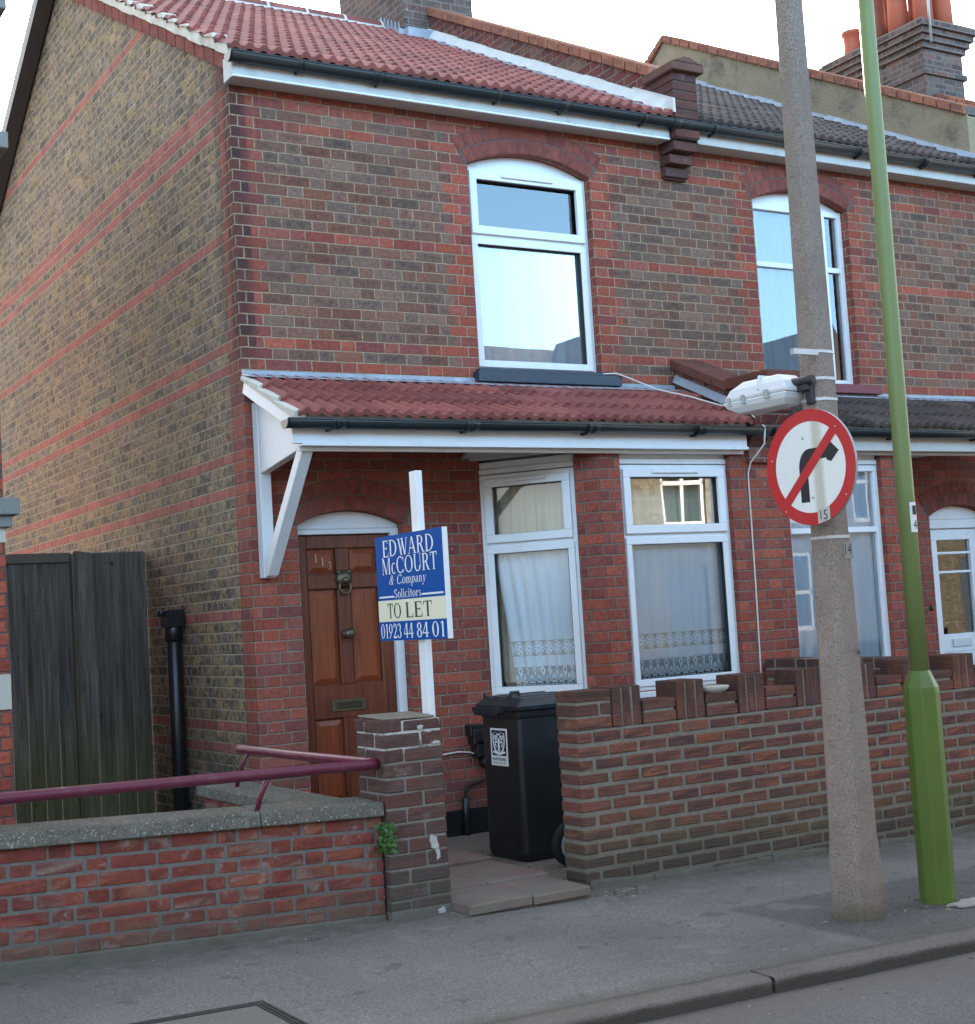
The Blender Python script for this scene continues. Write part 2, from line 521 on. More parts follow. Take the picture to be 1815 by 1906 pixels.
# ------------------------------------------------------------------ materials
WIN1 = (1.83, 2.92); WIN2 = (4.56, 5.64)
def z_rows(rows, pal):
    def f(u, v, row, M):
        a = None
        for r in rows:
            k = row.near(r)
            a = k if a is None else a + k
        return a.clamp(), pal
    return f
def z_quoin(u, v, row, M):
    odd = row.fmod(2.0)
    return u.lt((odd * -.056) + .228), RED
def z_win(x0, x1):
    def f(u, v, row, M):
        odd = row.fmod(2.0)
        k = (u - (x0 + x1) / 2).ab().lt((odd * .056) + (.172 + (x1 - x0) / 2))
        return k * v.between(3.19, 5.02), RED
    return f
def z_below(z):
    def f(u, v, row, M): return v.lt(z), RED
    return f
def soot_brick(M, col, u, v, row, odd, r3):
    # chimney soot on the corner bricks: headers black right through, stretchers scorched at the arris
    x, y, z = M.pos()
    up_ = v.smooth(2.95, 3.5) * x.lt(.5)
    k = (odd * u.lt(.112) * .9 + (1.0 - odd) * (u + M.noise(14.0, 3.0) * .05).smooth(.20, .07)) * (r3 * .5 + .55)
    return M.mix(k.clamp() * up_ * .92, col, (.026, .022, .022))
def soot(M, out, u, v, row):
    n = M.noise(9.0, 4.0)
    x, y, z = M.pos()
    st = M.vnoise(11.0, 11.0, .55, 4).smooth(.56, .76) * v.smooth(3.3, 5.1) * .32
    out = M.mix(st, out, (.045, .036, .034))
    bl = M.vnoise(1.2, 1.2, 2.2, 4).smooth(.5, .7) * .25
    out = M.mix(bl, out, (.10, .058, .046))
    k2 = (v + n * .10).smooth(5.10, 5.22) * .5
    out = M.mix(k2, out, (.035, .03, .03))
    # lime run-off and moss low on the corner
    k3 = v.smooth(1.3, .5) * M.noise(5.0, 5.0).smooth(.5, .66) * x.lt(.36) * .55
    out = M.mix(k3, out, (.12, .10, .05))
    k4 = v.smooth(2.3, 1.2) * M.vnoise(9, 9, 2.0, 4).smooth(.56, .7) * x.lt(.34) * .3
    return M.mix(k4, out, (.26, .20, .17))
mat_front = brickwork('front_brick', PURP, [z_rows((43, 45, 55, 65, 67, 68, 69), RED), z_quoin, z_win(*WIN1), z_win(*WIN2), z_below(3.12)],
                      low=(.255, .195, .145), mortar=(.36, .26, .172), joint=.0072, spots=.62, stain=((.09, .065, .055), .22), mvar=.4, rag=1.3, after=soot, pre=soot_brick, seed=1.3)
def gdirt(M, out, u, v, row):
    k = (v + M.noise(3.0, 5.0) * .8).smooth(1.6, .4) * .45
    out = M.mix(k, out, (.06, .055, .045))
    k = (u + M.noise(9.0, 4.0) * .12).smooth(.42, .26) * v.smooth(2.9, 3.7) * .5
    return M.mix(k, out, (.05, .036, .034))
mat_gable = brickwork('gable_brick', YEL, [z_rows((82, 68, 67, 65, 55, 45, 43, 35, 32, 21, 11, 9), [(.38, .112, .084), (.35, .106, .082), (.40, .12, .088), (.33, .104, .088)])],
                      mortar=(.44, .35, .235), joint=.0095, mvar=.45, spots=.5, stain=((.09, .08, .06), .22), after=gdirt, seed=4.1, bumpd=.010, bond='header', mott=1.15, rag=2.2, perp=1.9)
mat_bay = brickwork('bay_brick', RED, mortar=(.20, .155, .12), joint=.0085, stain=((.11, .045, .032), .25), seed=7.7)
mat_party = brickwork('party_brick', REDD + PURP[:2], mortar=(.22, .19, .16), stain=((.06, .05, .045), .4), seed=2.2)
mat_stack = brickwork('stack_brick', [(.15, .105, .092), (.125, .088, .08), (.165, .115, .10), (.10, .078, .074), (.165, .092, .075), (.14, .10, .09)], mortar=(.22, .195, .17), spots=.6, stain=((.05, .045, .045), .4), seed=9.2)
mat_neigh = brickwork('neighbour_brick', [(.30, .068, .042), (.27, .062, .04), (.32, .075, .045)], mortar=(.10, .085, .08), joint=.008, seed=5.5)
mat_opp = brickwork('opposite_brick', [(.12, .10, .065), (.10, .08, .052), (.135, .11, .072), (.085, .07, .046)], mortar=(.11, .10, .085), seed=6.5)

def loose_brick(name, pal, seed=0., groove=0., dirt=None, dz=(.35, .0), damt=.7, white=0., moss=None, bump=.006, blotch=None, top=False):
    """bricks modelled one by one: the UV of a brick is one point, its colour is drawn from it"""
    M = Mat(name)
    r1, r2, r3 = M.white(M.uvsock())
    c = M.palette(r1, pal)
    c = M.scale(c, (r3 * .4 + .8) * (M.noise(45.0, 5.0, .7) * .9 + .55))
    if blotch: c = M.mix(M.noise(7.0, 5.0, .7).smooth(.52, .68) * r2.gt(.45) * .75, c, blotch)
    x, y, z = M.pos()
    if white:
        k = M.noise(6.0, 7.0, .72).smooth(.56, .70) * (M.noise(60.0, 3.0) * .9 + .35)
        c = M.mix(k * white, c, (.38, .36, .33))
    if dirt:
        k = ((z + x * .024) + (M.noise(4.0, 5.0) - .5) * .35).smooth(dz[0], dz[1]) * damt
        c = M.mix(k, c, dirt)
    if moss:
        k = ((z + x * .024) + (M.noise(3.0, 5.0) - .5) * .4)
        c = M.mix(k.smooth(.10, .22) * k.smooth(.45, .28) * moss[1] * M.noise(11.0, 4.0).smooth(.35, .6), c, moss[0])
    if top: c = M.mix((z + (M.noise(9.0, 4.0) - .5) * .2).smooth(.84, 1.0) * .55, c, (.05, .042, .034))
    M.color(c); M.rough(.9); M.spec(.2)
    h = M.noise(70.0, 5.0, .7)
    if groove: h = h + M.vnoise(5.0, 5.0, 170.0, 2.0) * groove
    M.bump(h, bump)
    return M.m
def mortar_mat(name, col, dirt=None):
    M = Mat(name)
    x, y, z = M.pos()
    c = M.scale(col, M.noise(20.0, 6.0, .7) * 1.0 + .5)
    if dirt: c = M.mix(((z + x * .024) + (M.noise(4.0, 5.0) - .5) * .35).smooth(.35, 0) * .6, c, dirt)
    M.color(c); M.rough(.95); M.spec(.15); M.bump(M.noise(120.0, 4.0, .7), .006)
    return M.m
mat_arch = loose_brick('arch_brick', [(.24, .066, .048), (.20, .06, .047), (.26, .074, .052), (.17, .054, .046)], bump=.004)
mat_lwall = loose_brick('low_wall_brick', [(.225, .056, .038), (.20, .05, .038), (.25, .068, .044), (.15, .044, .04), (.21, .06, .046), (.29, .105, .058), (.175, .052, .044), (.25, .17, .145), (.22, .058, .042), (.24, .062, .042)], dirt=(.12, .105, .085), dz=(.22, .02), damt=.6, white=.75, bump=.006, blotch=(.20, .13, .10))
mat_pier = loose_brick('pier_brick', [(.105, .058, .05), (.13, .066, .054), (.095, .056, .052), (.12, .075, .064), (.16, .066, .05)], groove=1.0, dirt=(.085, .082, .07), dz=(.42, .1), damt=.75, white=.45, bump=.006)
mat_rwall = loose_brick('garden_wall_brick', [(.19, .076, .056), (.24, .088, .056), (.135, .062, .056), (.165, .07, .058), (.32, .115, .058), (.11, .06, .06), (.20, .08, .06), (.23, .105, .07), (.145, .068, .056)], groove=1.3, dirt=(.075, .07, .055), dz=(.40, .12), damt=.8, moss=((.16, .13, .065), .5), bump=.007, top=True)
mat_mortar_dark = mortar_mat('dark_mortar', (.15, .135, .125), (.09, .085, .07))
mat_mortar_arch = mortar_mat('arch_mortar', (.13, .10, .085))
mat_mortar_low = mortar_mat('low_wall_mortar', (.185, .172, .155), (.12, .112, .095))
mat_mortar_grey = mortar_mat('grey_mortar', (.245, .215, .17), (.13, .12, .095))
def pier_mortar():
    M = Mat('pier_mortar')
    x, y, z = M.pos()
    c = M.scale((.24, .225, .19), M.noise(20.0, 6.0, .7) * 1.0 + .5)
    c = M.mix((z + (M.noise(6.0, 4.0) - .5) * .12).smooth(.80, .86) * M.noise(9.0, 5.0, .7).smooth(.36, .5), c, (.60, .57, .52))
    c = M.mix((z + (M.noise(4.0, 5.0) - .5) * .35).smooth(.35, 0) * .6, c, (.09, .088, .075))
    M.color(c); M.rough(.95); M.spec(.15); M.bump(M.noise(120.0, 4.0, .7), .006)
    return M.m
mat_mortar_pier = pier_mortar()
mat_cement = plain('white_cement', (.62, .60, .56), .9, .2, 8, .008, 40)
mat_flake = plain('old_paint_flake', (.46, .45, .42), .9, .3, 14, .006, 50)
mat_verge = plain('verge_mortar', (.66, .62, .52), .9, .22, 10, .012, 30)
mat_coping_tc = loose_brick('coping_brick', [(.34, .135, .08), (.29, .115, .075), (.24, .105, .075), (.37, .155, .09), (.27, .12, .085)], blotch=(.10, .085, .075))
mat_coping_dark = loose_brick('dark_coping_brick', [(.15, .06, .045), (.18, .065, .045), (.13, .055, .045)], blotch=(.07, .055, .05))
mat_render = plain('old_render', (.29, .235, .155), .95, .25, 3.0, .01, 40, dirt=(.09, .08, .065), dirtamt=.8, dscale=3.5)

def tile_mat(name, pal, wear):
    M = Mat(name)
    u, v = M.uv()
    r1, r2, r3 = M.white(M.vec((u / .30).floor(), (v / .27).floor(), 3.0))
    c = M.palette(r1, pal)
    c = M.scale(c, (r2 * .36 + .82) * (M.noise(22.0, 5.0, .7) * .6 + .7))
    c = M.mix(M.noise(1.3, 5.0, .7).smooth(.5, .7) * .3, c, (.13, .055, .05))
    c = M.mix(M.noise(9.0, 6.0, .75).smooth(.56, .74) * .5, c, wear)
    c = M.mix(M.noise(60.0, 2.0).smooth(.72, .76) * .6, c, (.42, .38, .34))
    M.color(c); M.rough(.62); M.spec(.4); M.bump(M.noise(160.0, 3.0), .0015)
    return M.m
mat_tile_red = tile_mat('red_roof_tile', [(.285, .086, .072), (.262, .078, .066), (.305, .094, .077), (.24, .072, .063)], (.35, .17, .145))
mat_tile_brown = tile_mat('brown_roof_tile', [(.085, .064, .058), (.07, .054, .05), (.10, .075, .066), (.06, .048, .046)], (.14, .12, .105))
mat_lead = plain('lead', (.30, .33, .38), .45, .25, 7, .006, 12, spec=.5, dirt=(.55, .58, .62), dirtamt=.6)
mat_upvc = plain('white_frame', (.74, .75, .76), .3, .05, 5, 0, 60, dirt=(.52, .52, .50), dirtamt=.35)
mat_oppwhite = plain('far_window_paint', (.34, .34, .33), .5)
mat_wpaint = plain('white_paint', (.70, .71, .72), .42, .05, 5, .0006, 60, dirt=(.46, .46, .44), dirtamt=.35)
mat_gpaint = plain('aged_white_paint', (.50, .49, .46), .5, .12, 5, .001, 50, dirt=(.30, .29, .26), dirtamt=.5)
mat_postw = plain('post_paint', (.80, .81, .82), .5, .04, 5, .0008, 60, dirt=(.62, .62, .6), dirtamt=.3)
mat_gutter = plain('black_plastic', (.014, .02, .022), .3, .25, 6, .0006, 30, dirt=(.05, .055, .05), dirtamt=.35)
mat_pipe = plain('black_iron_paint', (.010, .010, .011), .35, .2, 6, .0006, 30, dirt=(.04, .038, .034), dirtamt=.3)
mat_bin = plain('bin_plastic', (.014, .016, .018), .42, .25, 3.0, .0012, 260, dirt=(.055, .055, .05), dirtamt=.45, dscale=3.0)
mat_binlid = plain('bin_lid_plastic', (.02, .024, .03), .36, .2, 3.0, .001, 260, dirt=(.08, .08, .08), dirtamt=.4)
mat_rubber = plain('rubber', (.012, .012, .012), .8)
mat_wheelpale = plain('pale_plastic', (.33, .31, .26), .7, .2, 12, .002, 60)
mat_navy = plain('navy_paint', (.018, .032, .05), .35, .15, 6, .001, 30, dirt=(.12, .08, .06), dirtamt=.18, dscale=14)
mat_maroonsill = plain('maroon_sill_paint', (.16, .018, .03), .45, .15, 8, .001, 40)
mat_green = plain('green_paint', (.105, .168, .030), .4, .06, 3, .0008, 60, dirt=(.06, .10, .02), dirtamt=.35)
mat_greenlight = plain('faded_green_paint', (.18, .235, .075), .4, .06, 3, .0008, 60, dirt=(.12, .17, .05), dirtamt=.35)
mat_maroon = plain('maroon_paint', (.125, .016, .04), .38, .12, 8, .0008, 60, dirt=(.30, .14, .15), dirtamt=.3, dscale=9)
mat_steel = plain('galvanised_strap', (.55, .56, .57), .4, .12, 12, 0, 60, metal=.6)
mat_dsteel = plain('dark_steel', (.03, .024, .028), .5, .3, 12, .001, 60)
mat_figure = plain('brass_figure', (.40, .29, .14), .4, .1, 30, metal=.3)
mat_brass = plain('aged_brass', (.13, .10, .062), .42, .25, 30, .0015, 120, metal=.75)
mat_black = plain('black_hole', (.006, .006, .006), .7)
mat_bluep = plain('blue_print', (.001, .078, .33), .6, .04, 4, 0, 60, spec=.08)
mat_cream = plain('cream_print', (.80, .78, .58), .45, .03, 4, 0, 60)
mat_wprint = plain('white_print', (.80, .82, .80), .45, .03, 4, 0, 60)
mat_kprint = plain('black_print', (.012, .014, .018), .5)
mat_signred = plain('red_sheeting', (.50, .018, .022), .4, .08, 5, 0, 60, dirt=(.42, .07, .06), dirtamt=.4)
mat_alu = plain('aluminium', (.42, .42, .42), .5, .1, 9, 0, 60, metal=.4)
mat_lamp = plain('frosted_polycarbonate', (.74, .76, .76), .3, .06, 5, 0, 60, dirt=(.55, .55, .5), dirtamt=.3)
mat_lampgrey = plain('lamp_grey', (.40, .41, .40), .45, .1, 6)
mat_cable = plain('cable_white', (.62, .60, .55), .6)
mat_ply = plain('plywood_edge', (.68, .66, .60), .7)
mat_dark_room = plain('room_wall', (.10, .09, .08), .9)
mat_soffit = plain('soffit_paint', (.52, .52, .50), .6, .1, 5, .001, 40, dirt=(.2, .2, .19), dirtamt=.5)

def sign_white():
    M = Mat('white_sheeting')
    x, y, z = M.pos()
    c = (.78, .80, .76)
    k = (y + 3.945 + (M.vnoise(3, 3, 6, 3) - .5) * .02).ab().smooth(.045, .012) * (M.vnoise(12, 12, 3, 4) * .9 + .25)
    M.color(M.mix(k * .75, c, (.36, .29, .17))); M.rough(.4)
    return M.m
mat_signwhite = sign_white()

def concrete_pole_mat():
    M = Mat('pole_concrete')
    x, y, z = M.pos()
    c = M.scale((.35, .283, .235), M.noise(4.0, 5.0, .7) * .6 + .7)
    agg = M.noise(120.0, 4.0, .75).smooth(.52, .66)
    c = M.mix(agg * .34, c, (.13, .11, .095))
    c = M.mix(M.noise(130.0, 2.0).smooth(.57, .67) * .5, c, (.11, .095, .085))
    c = M.mix(z.smooth(2.2, 3.4) * .35, c, (.24, .215, .195))
    c = M.mix((z + M.noise(5.0, 4.0) * .3).smooth(.35, .08) * .5, c, (.17, .135, .11))
    c = M.mix((z + M.noise(9.0, 4.0) * .12).smooth(.12, .0) * .5, c, (.08, .09, .045))
    M.color(c); M.rough(.95); M.spec(.15)
    M.bump(M.noise(140.0, 4.0, .7) + agg * .45, .005)
    return M.m
mat_pole = concrete_pole_mat()

def coping_concrete():
    M = Mat('pebbled_concrete')
    c = M.scale((.175, .162, .135), M.noise(6.0, 6.0, .75) * 1.3 + .3)
    v = M.voro(62.0)
    r1, r2, r3 = M.white(M.scale(M.possock(), 62.0))
    spk = M.noise(95.0, 2.0).smooth(.60, .66)
    c = M.mix(spk * .85, c, (.50, .46, .38))
    c = M.mix(M.noise(45.0, 4.0, .7).smooth(.53, .66) * .5, c, (.055, .05, .042))
    c = M.mix(M.noise(2.3, 6.0, .7).smooth(.55, .72) * .35, c, (.11, .12, .06))
    M.color(c); M.rough(.95); M.spec(.2); M.bump(M.noise(85.0, 5.0, .75) + v * .4, .008)
    return M.m
mat_coping = coping_concrete()

def asphalt(name, base, patch=False, fleck=.5, dusty=(.17, .15, .125)):
    M = Mat(name)
    x, y, z = M.pos()
    c = M.scale(base, M.noise(1.6, 6.0, .65) * .55 + .72)
    c = M.scale(c, ((M.noise(85.0, 5.0, .85) - .5) * 3.4 + 1.0).mx(.25))
    c = M.mix(M.noise(.55, 5.0, .7).smooth(.47, .60) * .22, c, (.07, .07, .072))
    if patch:
        # trench repair round the pole: newer, darker asphalt with a sealed edge
        wob = (M.noise(7.0, 3.0) - .5) * .05
        wob = wob + (M.noise(40.0, 3.0) - .5) * .06
        inx = (x + wob).smooth(1.08, 1.16) * (x + wob).smooth(3.4, 3.3) * (y + wob).smooth(-4.3, -4.2) * (y + wob).smooth(-3.18, -3.26)
        c = M.mix(inx * .38, c, (.03, .032, .035))
        # dust and grit along the foot of the walls
        k = (y + (M.noise(3.0, 5.0) - .5) * .5).smooth(-2.85, -2.36) * .75
        c = M.mix(k * M.noise(12.0, 5.0, .7).smooth(.3, .65), c, (.13, .115, .09))
        k = (y + (M.noise(4.0, 5.0) - .5) * .25).smooth(-4.1, -4.3) * .6
        c = M.mix(k, c, (.115, .105, .08))
        k = M.noise(3.1, 4.0).smooth(.62, .66)
        c = M.mix(k * .4, c, (.27, .26, .245))
        k = M.noise(4.7, 3.0).smooth(.36, .33)
        c = M.mix(k * .35, c, (.06, .06, .06))
    else:
        k = (y + (M.noise(4.0, 5.0) - .5) * .3).smooth(-4.95, -4.5) * .6
        c = M.mix(k, c, dusty)
    f1 = M.noise(150.0, 2.0, .5).smooth(.70, .76)
    c = M.mix(f1 * fleck, c, (.27, .25, .22))
    f2 = M.noise(38.0, 1.0).smooth(.79, .80)
    c = M.mix(f2 * .7, c, (.42, .40, .36))
    f3 = M.noise(95.0, 2.0).smooth(.66, .72)
    c = M.mix(f3 * .4, c, (.028, .028, .03))
    M.color(c); M.rough(.9); M.spec(.3); M.bump(M.noise(230.0, 3.0, .75), .004)
    return M.m
mat_pave = asphalt('pavement_asphalt', (.205, .197, .188), True)
mat_road = asphalt('road_asphalt', (.168, .168, .170), False, .35)

def kerb_mat():
    M = Mat('kerb_concrete')
    x, y, z = M.pos()
    c = M.scale((.195, .178, .16), M.noise(3.0, 6.0, .7) * .8 + .6)
    c = M.scale(c, M.noise(95.0, 4.0, .75) * 1.3 + .35)
    c = M.mix((y + (M.noise(9.0, 5.0) - .5) * .06).smooth(-4.34, -4.29) * .7, c, (.105, .10, .088))
    c = M.mix(((z + x * .024) + (M.noise(5.0, 5.0) - .5) * .04).smooth(-.004, -.028) * .72, c, (.052, .047, .041))
    c = M.mix(M.noise(90.0, 2.0).smooth(.62, .7) * .5, c, (.08, .072, .065))
    M.color(c); M.rough(.95); M.spec(.2); M.bump(M.noise(120.0, 4.0, .75), .007)
    return M.m
mat_kerb = kerb_mat()
def slab_mat():
    M = Mat('paving_slab')
    x, y, z = M.pos()
    r1, r2, r3 = M.white(M.uvsock())
    c = M.palette(r1, [(.22, .185, .16), (.235, .165, .145), (.20, .185, .16), (.21, .17, .15)])
    c = M.scale(c, M.noise(5.0, 6.0, .7) * .7 + .62)
    c = M.mix((y + (M.noise(5, 4) - .5) * .2).smooth(-2.38, -2.5) * M.noise(9.0, 5.0).smooth(.4, .6) * .3, c, (.17, .17, .11))
    M.color(c); M.rough(.9); M.spec(.25); M.bump(M.noise(150.0, 4.0, .7), .003)
    return M.m
mat_slab = slab_mat()
mat_gravel = plain('gravel_bed', (.20, .17, .14), .95, .45, 55, .02, 45, dirt=(.10, .09, .075), dirtamt=.6)
mat_stones = loose_brick('small_stones', [(.20, .175, .145), (.15, .13, .10), (.26, .23, .19), (.12, .10, .08), (.36, .33, .28), (.17, .12, .08)], bump=.002)
mat_earth = plain('bare_ground', (.10, .088, .07), .95, .3, 4, .02, 20)

def wood_fence():
    M = Mat('weathered_boards')
    x, y, z = M.pos()
    r1, r2, r3 = M.white(M.uvsock())
    c = M.palette(r1, [(.17, .155, .135), (.10, .093, .083), (.21, .19, .16), (.135, .124, .11), (.155, .137, .115)])
    g = M.vnoise(38, 38, 2.0, 5)
    c = M.scale(c, g * 1.9 + .05)
    c = M.mix(M.vnoise(90, 90, 3.0, 3).smooth(.56, .64) * .55, c, (.018, .018, .017))
    c = M.mix(M.vnoise(9, 9, 6.0, 2).smooth(.70, .74) * .7, c, (.015, .013, .011))
    k = (z + (M.vnoise(14, 14, 2.0, 4) - .5) * .75).smooth(1.05, .35)
    c = M.mix(k * .62, c, M.scale((.13, .135, .042), g * 1.1 + .45))
    k = (x + .555).ab().smooth(.03, .01) * .6
    c = M.mix(k, c, (.12, .10, .05))
    M.color(c); M.rough(.9); M.spec(.15); M.bump(g + M.vnoise(120, 120, 4, 3) * .5, .006)
    return M.m
mat_fence = wood_fence()

def mahogany(name, vert=True):
    M = Mat(name)
    sc = (45, 45, 2.2) if vert else (2.2, 45, 45)
    g = M.vnoise(*sc, 5, .8)
    c = M.ramp(g, [(.25, (.06, .013, .006)), (.5, (.125, .027, .010)), (.8, (.185, .045, .015))])
    c = M.scale(c, M.noise(2.5, 3.0) * .5 + .75)
    M.color(c); M.rough(.38); M.spec(.45); M.bump(M.vnoise(*[q * 2 for q in sc], 3), .0008)
    return M.m
mat_door = mahogany('mahogany_frame')
def mahogany_panel():
    M = Mat('mahogany_panel')
    g = M.vnoise(60, 60, 2.6, 5, 1.2)
    c = M.ramp(g, [(.25, (.11, .021, .008)), (.5, (.21, .042, .012)), (.8, (.28, .066, .018))])
    c = M.scale(c, M.noise(2.2, 3.0) * .5 + .75)
    M.color(c); M.rough(.36); M.spec(.45)
    return M.m
mat_panel = mahogany_panel()

def glass_mat(name='window_glass', tint=(.86, .90, .90), k=2.6, ior=1.52):
    M = Mat(name)
    nt = M.nt
    out = [n for n in nt.nodes if n.type == 'OUTPUT_MATERIAL'][0]
    tr = M.node('ShaderNodeBsdfTransparent'); tr.inputs[0].default_value = (*tint, 1)
    gl = M.node('ShaderNodeBsdfGlossy'); gl.inputs['Roughness'].default_value = .0
    gl.inputs['Color'].default_value = (1, 1, 1, 1)
    fr = M.node('ShaderNodeFresnel'); fr.inputs[0].default_value = ior
    bp = M.node('ShaderNodeBump'); bp.inputs['Distance'].default_value = .0025; bp.inputs['Strength'].default_value = .25
    M.link(M.noise(1.7, 1.0), bp.inputs['Height']); nt.links.new(bp.outputs[0], gl.inputs['Normal'])
    f = (S(nt, fr.outputs[0]) * k).clamp()
    mx = M.node('ShaderNodeMixShader')
    M.link(f, mx.inputs[0]); nt.links.new(tr.outputs[0], mx.inputs[1]); nt.links.new(gl.outputs[0], mx.inputs[2])
    nt.links.new(mx.outputs[0], out.inputs[0])
    nt.nodes.remove(M.b)
    return M.m
mat_glass = glass_mat()
mat_glass_bay = glass_mat('bay_window_glass', (.92, .95, .95), 1.9)

def net_mat(name, lace=None, base=.55, col=(.84, .86, .88)):
    """net curtain: woven cloth that is partly holes; lace = [(z0, z1, kind)] bands of heavier pattern"""
    M = Mat(name)
    nt = M.nt
    u, v = M.uv()
    out = [n for n in nt.nodes if n.type == 'OUTPUT_MATERIAL'][0]
    a = M.noise(300.0, 1.0) * .3 + (base - .15)
    a = a + (M.vnoise(30, 30, .8, 3) - .5) * .25
    for (z0, z1, kind) in (lace or []):
        band = v.between(z0, z1)
        if kind == 'flower':
            # round flowers in a row: a petal count from the angle round each centre
            per = .105
            fu = (u / per - (u / per).floor() - .5) * per
            fv = v - (z0 + z1) / 2
            rr = (fu * fu + fv * fv).op('SQRT')
            an = fv.op('ARCTAN2', fu)
            pet = (an * 8.0).op('SINE') * .009 + .036
            fl = rr.lt(pet) * rr.gt(.007)
            ring = (rr - .046).ab().lt(.004)
            mesh = ((u + v) * 190.0).op('SINE').ab().lt(.3) + ((u - v) * 190.0).op('SINE').ab().lt(.3)
            edge = (v - z0).ab().lt(.006) + (v - z1).ab().lt(.006)
            pat = (fl + ring + edge + mesh * .45).clamp() * .85 + .12
        else:
            per = .085
            fu = (u / per - (u / per).floor() - .5) * per
            fv = v - z0 - .03
            rr = (fu * fu * 1.6 + fv * fv).op('SQRT')
            an = fv.op('ARCTAN2', fu)
            fan = rr.lt(.075) * ((an * 9.0).op('SINE').gt(-.45)) * rr.gt(.012)
            fv2 = v - (z0 + .115)
            r2 = (fu * fu * 2.5 + fv2 * fv2).op('SQRT')
            leaf = (r2 - .022).ab().lt(.008)
            pat = (fan + leaf).clamp() * .75 + v.smooth(z0 + .05, z1) * .35 + .10
        a = a * (1.0 - band) + pat * band
    tr = M.node('ShaderNodeBsdfTransparent')
    df = M.node('ShaderNodeBsdfDiffuse'); df.inputs[0].default_value = (*col, 1)
    tl = M.node('ShaderNodeBsdfTranslucent'); tl.inputs[0].default_value = (*col, 1)
    m1 = M.node('ShaderNodeMixShader'); m1.inputs[0].default_value = .25
    nt.links.new(df.outputs[0], m1.inputs[1]); nt.links.new(tl.outputs[0], m1.inputs[2])
    mx = M.node('ShaderNodeMixShader')
    M.link(a.clamp(), mx.inputs[0]); nt.links.new(tr.outputs[0], mx.inputs[1]); nt.links.new(m1.outputs[0], mx.inputs[2])
    nt.links.new(mx.outputs[0], out.inputs[0]); nt.nodes.remove(M.b)
    return M.m
mat_net_up = net_mat('sheer_curtain', None, .62, (.70, .74, .80))
mat_net_up2 = net_mat('lace_curtain', None, .62, (.68, .73, .80))
mat_net_bay = net_mat('net_with_lace', [(1.18, 1.30, 'flower'), (.965, 1.11, 'fan')], .92, (.80, .88, .98))
mat_net_b2 = net_mat('net_plain', None, .92, (.80, .88, .98))
mat_drape = plain('beige_drape', (.62, .55, .41), .9, .15, 6)
mat_leaf = plain('weed_leaf', (.05, .11, .018), .5, .45, 40)
mat_tc_pot = plain('chimney_pot_clay', (.43, .105, .055), .7, .15, 4, .002, 30, dirt=(.2, .08, .05), dirtamt=.4)
mat_stone = plain('pale_stone', (.46, .43, .36), .85, .12, 8, .003, 60)

# ------------------------------------------------------------------ ground
def gz(x): return -.024 * max(-30, min(40, x))
def strip(name, y0, y1, dz, mat, x0=-45, x1=60, n=60, ny=1, lip=0):
    m = MB()
    for i in range(n):
        a, b = x0 + (x1 - x0) * i / n, x0 + (x1 - x0) * (i + 1) / n
        for k in range(ny):
            ya, yb = y0 + (y1 - y0) * k / ny, y0 + (y1 - y0) * (k + 1) / ny
            m.face([(a, ya, gz(a) + dz), (b, ya, gz(b) + dz), (b, yb, gz(b) + dz), (a, yb, gz(a) + dz)])
    return tag(m.build(name, mat, fix=False), kind='structure')
strip('ground', -90, 90, -.16, mat_earth)
strip('pavement', -4.29, -2.02, 0, mat_pave)
strip('road', -11.9, -4.42, -.060, mat_road)
strip('far_pavement', -14.5, -11.9, 0, mat_pave)
m = MB()
for a, b in [(-14.0 + i * .478, -14.0 + (i + 1) * .478) for i in range(30)] + [(.352 + i * .478, .352 + (i + 1) * .478) for i in range(45)]:
    j = [0, 0, 0, 0]
    if abs(b - .34) < .001: b = .334
    m.uvc = (1.2, 3.4)
    jo = lambda q: .004 * math.sin(q * 5.1) + .003 * math.sin(q * 13.7)
    m.faces([(a, -4.438 + jo(a), gz(a) - .25), (b, -4.438 + jo(b), gz(b) - .25), (a, -4.434 + jo(a), gz(a) - .010), (b, -4.434 + jo(b), gz(b) - .010), (a, -4.428 + jo(a), gz(a) - .002), (b, -4.428 + jo(b), gz(b) - .002), (a, -4.416 + jo(a), gz(a) + .003), (b, -4.416 + jo(b), gz(b) + .003), (a, -4.285, gz(a) + .006), (b, -4.285, gz(b) + .006), (a, -4.285, gz(a) - .2), (b, -4.285, gz(b) - .2)],
            [(0, 1, 3, 2), (2, 3, 5, 4), (4, 5, 7, 6), (6, 7, 9, 8), (8, 9, 11, 10)])
    for q_ in ((a, 1), (b, -1)):
        if abs(q_[0] - .334) < .02 or abs(q_[0] - .352) < .02:
            m.face([(q_[0], -4.438 + jo(q_[0]), gz(q_[0]) - .25), (q_[0], -4.432, gz(q_[0]) - .02), (q_[0], -4.405, gz(q_[0]) + .003), (q_[0], -4.285, gz(q_[0]) + .006), (q_[0], -4.285, gz(q_[0]) - .25)])
m.uvc = None
tag(m.build('kerb', mat_kerb, fix=False), kind='structure')
